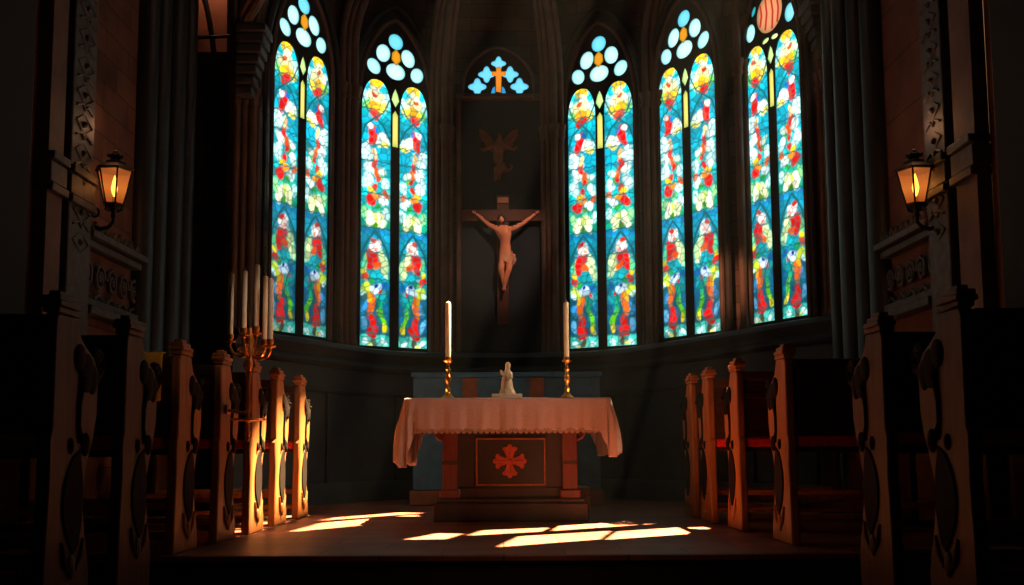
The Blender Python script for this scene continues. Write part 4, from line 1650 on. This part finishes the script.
# ------------------------------------------------------------------ wall lanterns
def lantern(s, px, label):
    X = s * (WX - 0.2)
    Y = solve_y(px, X, 185)
    ztop = at(px, 148, Y).z
    zbot = at(px, 213, Y).z
    root = empty('wall_lantern', (X, Y, zbot))
    tag(root, label, 'wall lantern', 'wall lanterns')
    H = ztop - zbot
    k = H / 0.47

    def Z(py):
        return at(px, py, Y).z - zbot
    n = 6
    zt, zb = Z(171), Z(205)
    rt, rb = 0.122, 0.066
    MB().lathe([(rb - 0.006, zb), (rt - 0.008, zt)], n=n).build('glass', M['amber'], root, smooth=False)
    fr_ = MB()
    for i in range(n):
        a = 2 * PI * i / n
        fr_.tube([(rb * math.cos(a), rb * math.sin(a), zb), (rt * math.cos(a), rt * math.sin(a), zt)], 0.006, 6)
    ring = [(rb * math.cos(2 * PI * i / n), rb * math.sin(2 * PI * i / n), zb) for i in range(n)]
    fr_.tube(ring, 0.009, 6, closed=True)
    ring = [(rt * math.cos(2 * PI * i / n), rt * math.sin(2 * PI * i / n), zt) for i in range(n)]
    fr_.tube(ring, 0.009, 6, closed=True)
    fr_.build('frame', M['iron'], root)
    rf = MB().lathe([(rt + 0.012, zt - 0.004), (rt + 0.018, zt + 0.006), (0.092, zt + 0.035), (0.075, zt + 0.045), (0.07, zt + 0.06), (0.036, zt + 0.075), (0.026, zt + 0.09)], n=n)
    rf.build('roof', M['iron'], root, smooth=False)
    rfo = [c for c in kids(root) if c.name.startswith('roof')][0]
    fi = MB().lathe([(0.026, zt + 0.088), (0.05, zt + 0.098), (0.048, zt + 0.108), (0.02, zt + 0.115), (0.012, zt + 0.128), (0.018, zt + 0.137), (0.006, zt + 0.148), (0.002, zt + 0.17)], n=12)
    for i in range(8):
        a = 2 * PI * i / 8
        fi.ball((0.05 * math.cos(a), 0.05 * math.sin(a), zt + 0.107), 0.008, 6, 4)
    fi.build('finial', M['iron'], rfo)
    hd = MB().lathe([(0.012, Z(219)), (0.02, Z(216)), (0.014, Z(213)), (0.03, Z(210)), (0.036, Z(208)), (0.06, zb - 0.004), (0.062, zb)], n=12)
    for i in range(n):
        a = 2 * PI * i / n
        hd.tube([(0.05 * math.cos(a), 0.05 * math.sin(a), zb), (0.062 * math.cos(a), 0.062 * math.sin(a), zb - 0.03), (0.03 * math.cos(a), 0.03 * math.sin(a), Z(211))], 0.005, 6)
    hd.build('holder', M['iron'], root)
    MB().lathe([(0.014, zb + 0.002), (0.014, zb + 0.055)], n=10).build('candle_socket', M['iron'], root)
    MB().lathe([(0.003, zb + 0.055), (0.016, zb + 0.085), (0.022, zb + 0.115), (0.014, zb + 0.165), (0.002, zb + 0.21)], n=12).build('bulb', M['flame'], root)
    br = MB()
    d = s
    wx = s * WX - X - s * 0.012
    br.tube([(0, 0, Z(218)), (0, 0, Z(222)), (d * 0.03, 0, Z(227)), (d * 0.08, 0, Z(229)), (d * 0.14, 0, Z(226)), (wx, 0, Z(220))], [0.012, 0.013, 0.014, 0.014, 0.013, 0.012], 8)
    pts = []
    for i in range(18):
        a = i / 17 * 3 * PI
        q = 0.045 * (1 - i / 20)
        pts.append((wx - d * 0.055 + d * q * math.cos(a), 0, Z(213) + q * math.sin(a)))
    br.tube(pts, 0.009, 6)
    br.ball((wx, 0, Z(220)), (0.014, 0.04, 0.06), 10, 8)
    br.build('bracket', M['iron'], root)
    point('lantern_light', (X, Y, zbot + (zt + zb) / 2 + 0.02), 5.0, (1.0, 0.46, 0.16), 0.03)
    point('lantern_glow', (X - s * 0.0, Y, zbot + zt + 0.3), 1.5, (1.0, 0.46, 0.2), 0.1)


lantern(-1, 114.5, 'lit black iron lantern with amber glass on the left wall')
lantern(1, 915.5, 'lit black iron lantern with amber glass on the right wall')

# ------------------------------------------------------------------ five armed candelabrum on the pew end
KY = 5.5
kp = at(248, 420, KY)
cd = empty('candelabrum', (kp.x, KY, kp.z))
tag(cd, 'brass five-armed candelabrum with white candles fixed beside a left pew', 'candelabrum')


def K(px, py, dy=0.0):
    q = at(px, py, KY + dy)
    return (q.x - kp.x, q.y - KY, q.z - kp.z)


zz = lambda py: K(248, py)[2]
MB().lathe([(0.003, zz(440)), (0.014, zz(436)), (0.017, zz(433)), (0.009, zz(429)), (0.014, zz(426)), (0.008, zz(423)), (0.02, zz(421.5)), (0.10, zz(420.5)), (0.104, zz(419)), (0.098, zz(418.5)), (0.014, zz(418)),
            (0.011, zz(412)), (0.016, zz(406)), (0.012, zz(400)), (0.009, zz(386)), (0.014, zz(378)), (0.018, zz(374)), (0.012, zz(371)), (0.018, zz(368)), (0.024, zz(363)), (0.016, zz(359)), (0.026, zz(355)), (0.03, zz(351)),
            (0.02, zz(346)), (0.026, zz(340)), (0.018, zz(334)), (0.014, zz(328))], n=18).build('stem', M['copper'], cd)
arms = [(230, 336, 0.0, 273), (243.5, 330, -0.08, 270), (257, 328, 0.0, 264), (264.5, 341, 0.09, 276), (270, 341, -0.02, 278)]
# px of the socket, y of the socket, depth offset, y of the candle top
for i, (px, py, dy, top) in enumerate(arms):
    a = MB()
    e = Vector(K(px, py + 7, dy))
    st0 = Vector((0, 0, zz(352)))
    if i == 2:
        e = Vector(K(256.0, py + 7, 0.02))
    mid1 = st0.lerp(e, 0.35) + Vector((0, 0, -0.045))
    mid2 = st0.lerp(e, 0.8) + Vector((0, 0, -0.05))
    end_ = e
    pts = []
    P_ = [st0, mid1, mid2, Vector((e.x, e.y, e.z - 0.02)), e]
    sm = smooth_chain(P_, 5)
    a.tube(sm, [0.0105 - 0.003 * q / len(sm) for q in range(len(sm))], 8)
    cpt = st0.lerp(e, 0.42) + Vector((0, 0, 0.0))
    cur = []
    d = Vector((e.x, e.y, 0))
    d = d.normalized() if d.length > 1e-3 else Vector((1, 0, 0))
    for q in range(14):
        an = q / 13 * 2.6 * PI
        rr = 0.022 * (1 - q / 16)
        cur.append(cpt + d * rr * math.cos(an) + Vector((0, 0, rr * math.sin(an) - 0.012)))
    a.tube(cur, 0.006, 6)
    ao = a.build('arm', M['copper'], cd)
    MB().lathe([(0.006, -0.012), (0.014, 0.0), (0.032, 0.006), (0.034, 0.012), (0.018, 0.012), (0.014, 0.02), (0.02, 0.028), (0.022, 0.05), (0.017, 0.05)], (e.x, e.y, e.z), 14).build('candle_cup', M['copper'], ao)
    wp = Vector(cd.location) + e
    labs = ['white candle at the far left of the candelabrum', 'white candle second from the left on the candelabrum', 'tallest white candle in the middle of the candelabrum',
            'white candle second from the right on the candelabrum', 'white candle at the far right of the candelabrum']
    c = candle(wp.x, wp.y, wp.z + 0.05, at(px, top, KY + dy).z, 0.0165, labs[i], 'white candles on the candelabrum')
# clamp that fixes the tray to the pew end
cl_ = MB()
pf = LP[3].location.x + 0.008 - kp.x
cl_.tube([(0, 0, zz(414)), (pf * 0.5, 0.01, zz(412)), (pf, 0.02, zz(410))], [0.011, 0.009, 0.011], 8)
cl_.box((pf - 0.004, -0.02, zz(414)), (pf + 0.008, 0.05, zz(405)))
cl_.build('clamp', M['copper'], cd)

# ------------------------------------------------------------------ added unseen fill lights, and world
spot('crucifix_fill', (1.3, 6.6, 5.2), (0.0, 10.3, 2.7), 480, (1.0, 0.56, 0.36), 15, 0.8, 0.06)  # added unseen light on the hanging figure
spot('pier_bounce_fill', (0.3, 6.4, 4.6), (2.27, 9.2, 1.95), 1500, (1.0, 0.4, 0.18), 9, 1.0, 0.06)  # added in place of warm bounce on the right pier
spot('altar_side_fill', (2.3, 6.2, 2.7), (-0.1, 7.2, 1.25), 150, (1.0, 0.76, 0.5), 40, 0.9, 0.05)  # added side light that brightens candles and statuette
spot('altar_front_fill', (1.4, 3.6, 4.4), (0.05, 7.2, 1.0), 9, (1.0, 0.56, 0.42), 26, 0.9, 0.08)  # added weak front light for the altar
spot('candelabrum_fill', (1.4, 4.0, 3.6), (-1.42, 5.5, 1.3), 210, (1.0, 0.7, 0.5), 8, 0.9, 0.06)  # added to brighten the candelabrum and its candles
point('apse_fill', (0.0, 7.0, 5.7), 9, (1.0, 0.64, 0.5), 0.5)  # added soft fill for the upper apse
spot('pew_cloth_fill', (0.8, 2.2, 3.2), (-1.84, 4.87, 0.93), 40, (1.0, 0.66, 0.36), 6, 0.9, 0.05)  # added narrow light on the ochre cloth
point('aisle_bounce_fill', (0.1, 4.4, 0.56), 3.0, (1.0, 0.45, 0.22), 0.3)  # added in place of floor bounce, also brightens the cushions
w = bpy.data.worlds.new('world')
SC.world = w
w.use_nodes = True
bg = w.node_tree.nodes['Background']
bg.inputs['Color'].default_value = (0.02, 0.05, 0.06, 1)
bg.inputs['Strength'].default_value = 0.05

hz = w.node_tree.nodes.new('ShaderNodeVolumeScatter')
hz.inputs['Density'].default_value = HAZE
hz.inputs['Color'].default_value = (0.85, 0.95, 1.0, 1)
hz.inputs['Anisotropy'].default_value = 0.3
w.node_tree.links.new(hz.outputs[0], w.node_tree.nodes['World Output'].inputs['Volume'])
SC.view_settings.view_transform = 'Standard'
SC.view_settings.look = 'None'
SC.view_settings.exposure = 0
SC.cycles.max_bounces = 6
SC.cycles.diffuse_bounces = 4
SC.cycles.use_denoising = True
SC.cycles.sample_clamp_indirect = 4.0
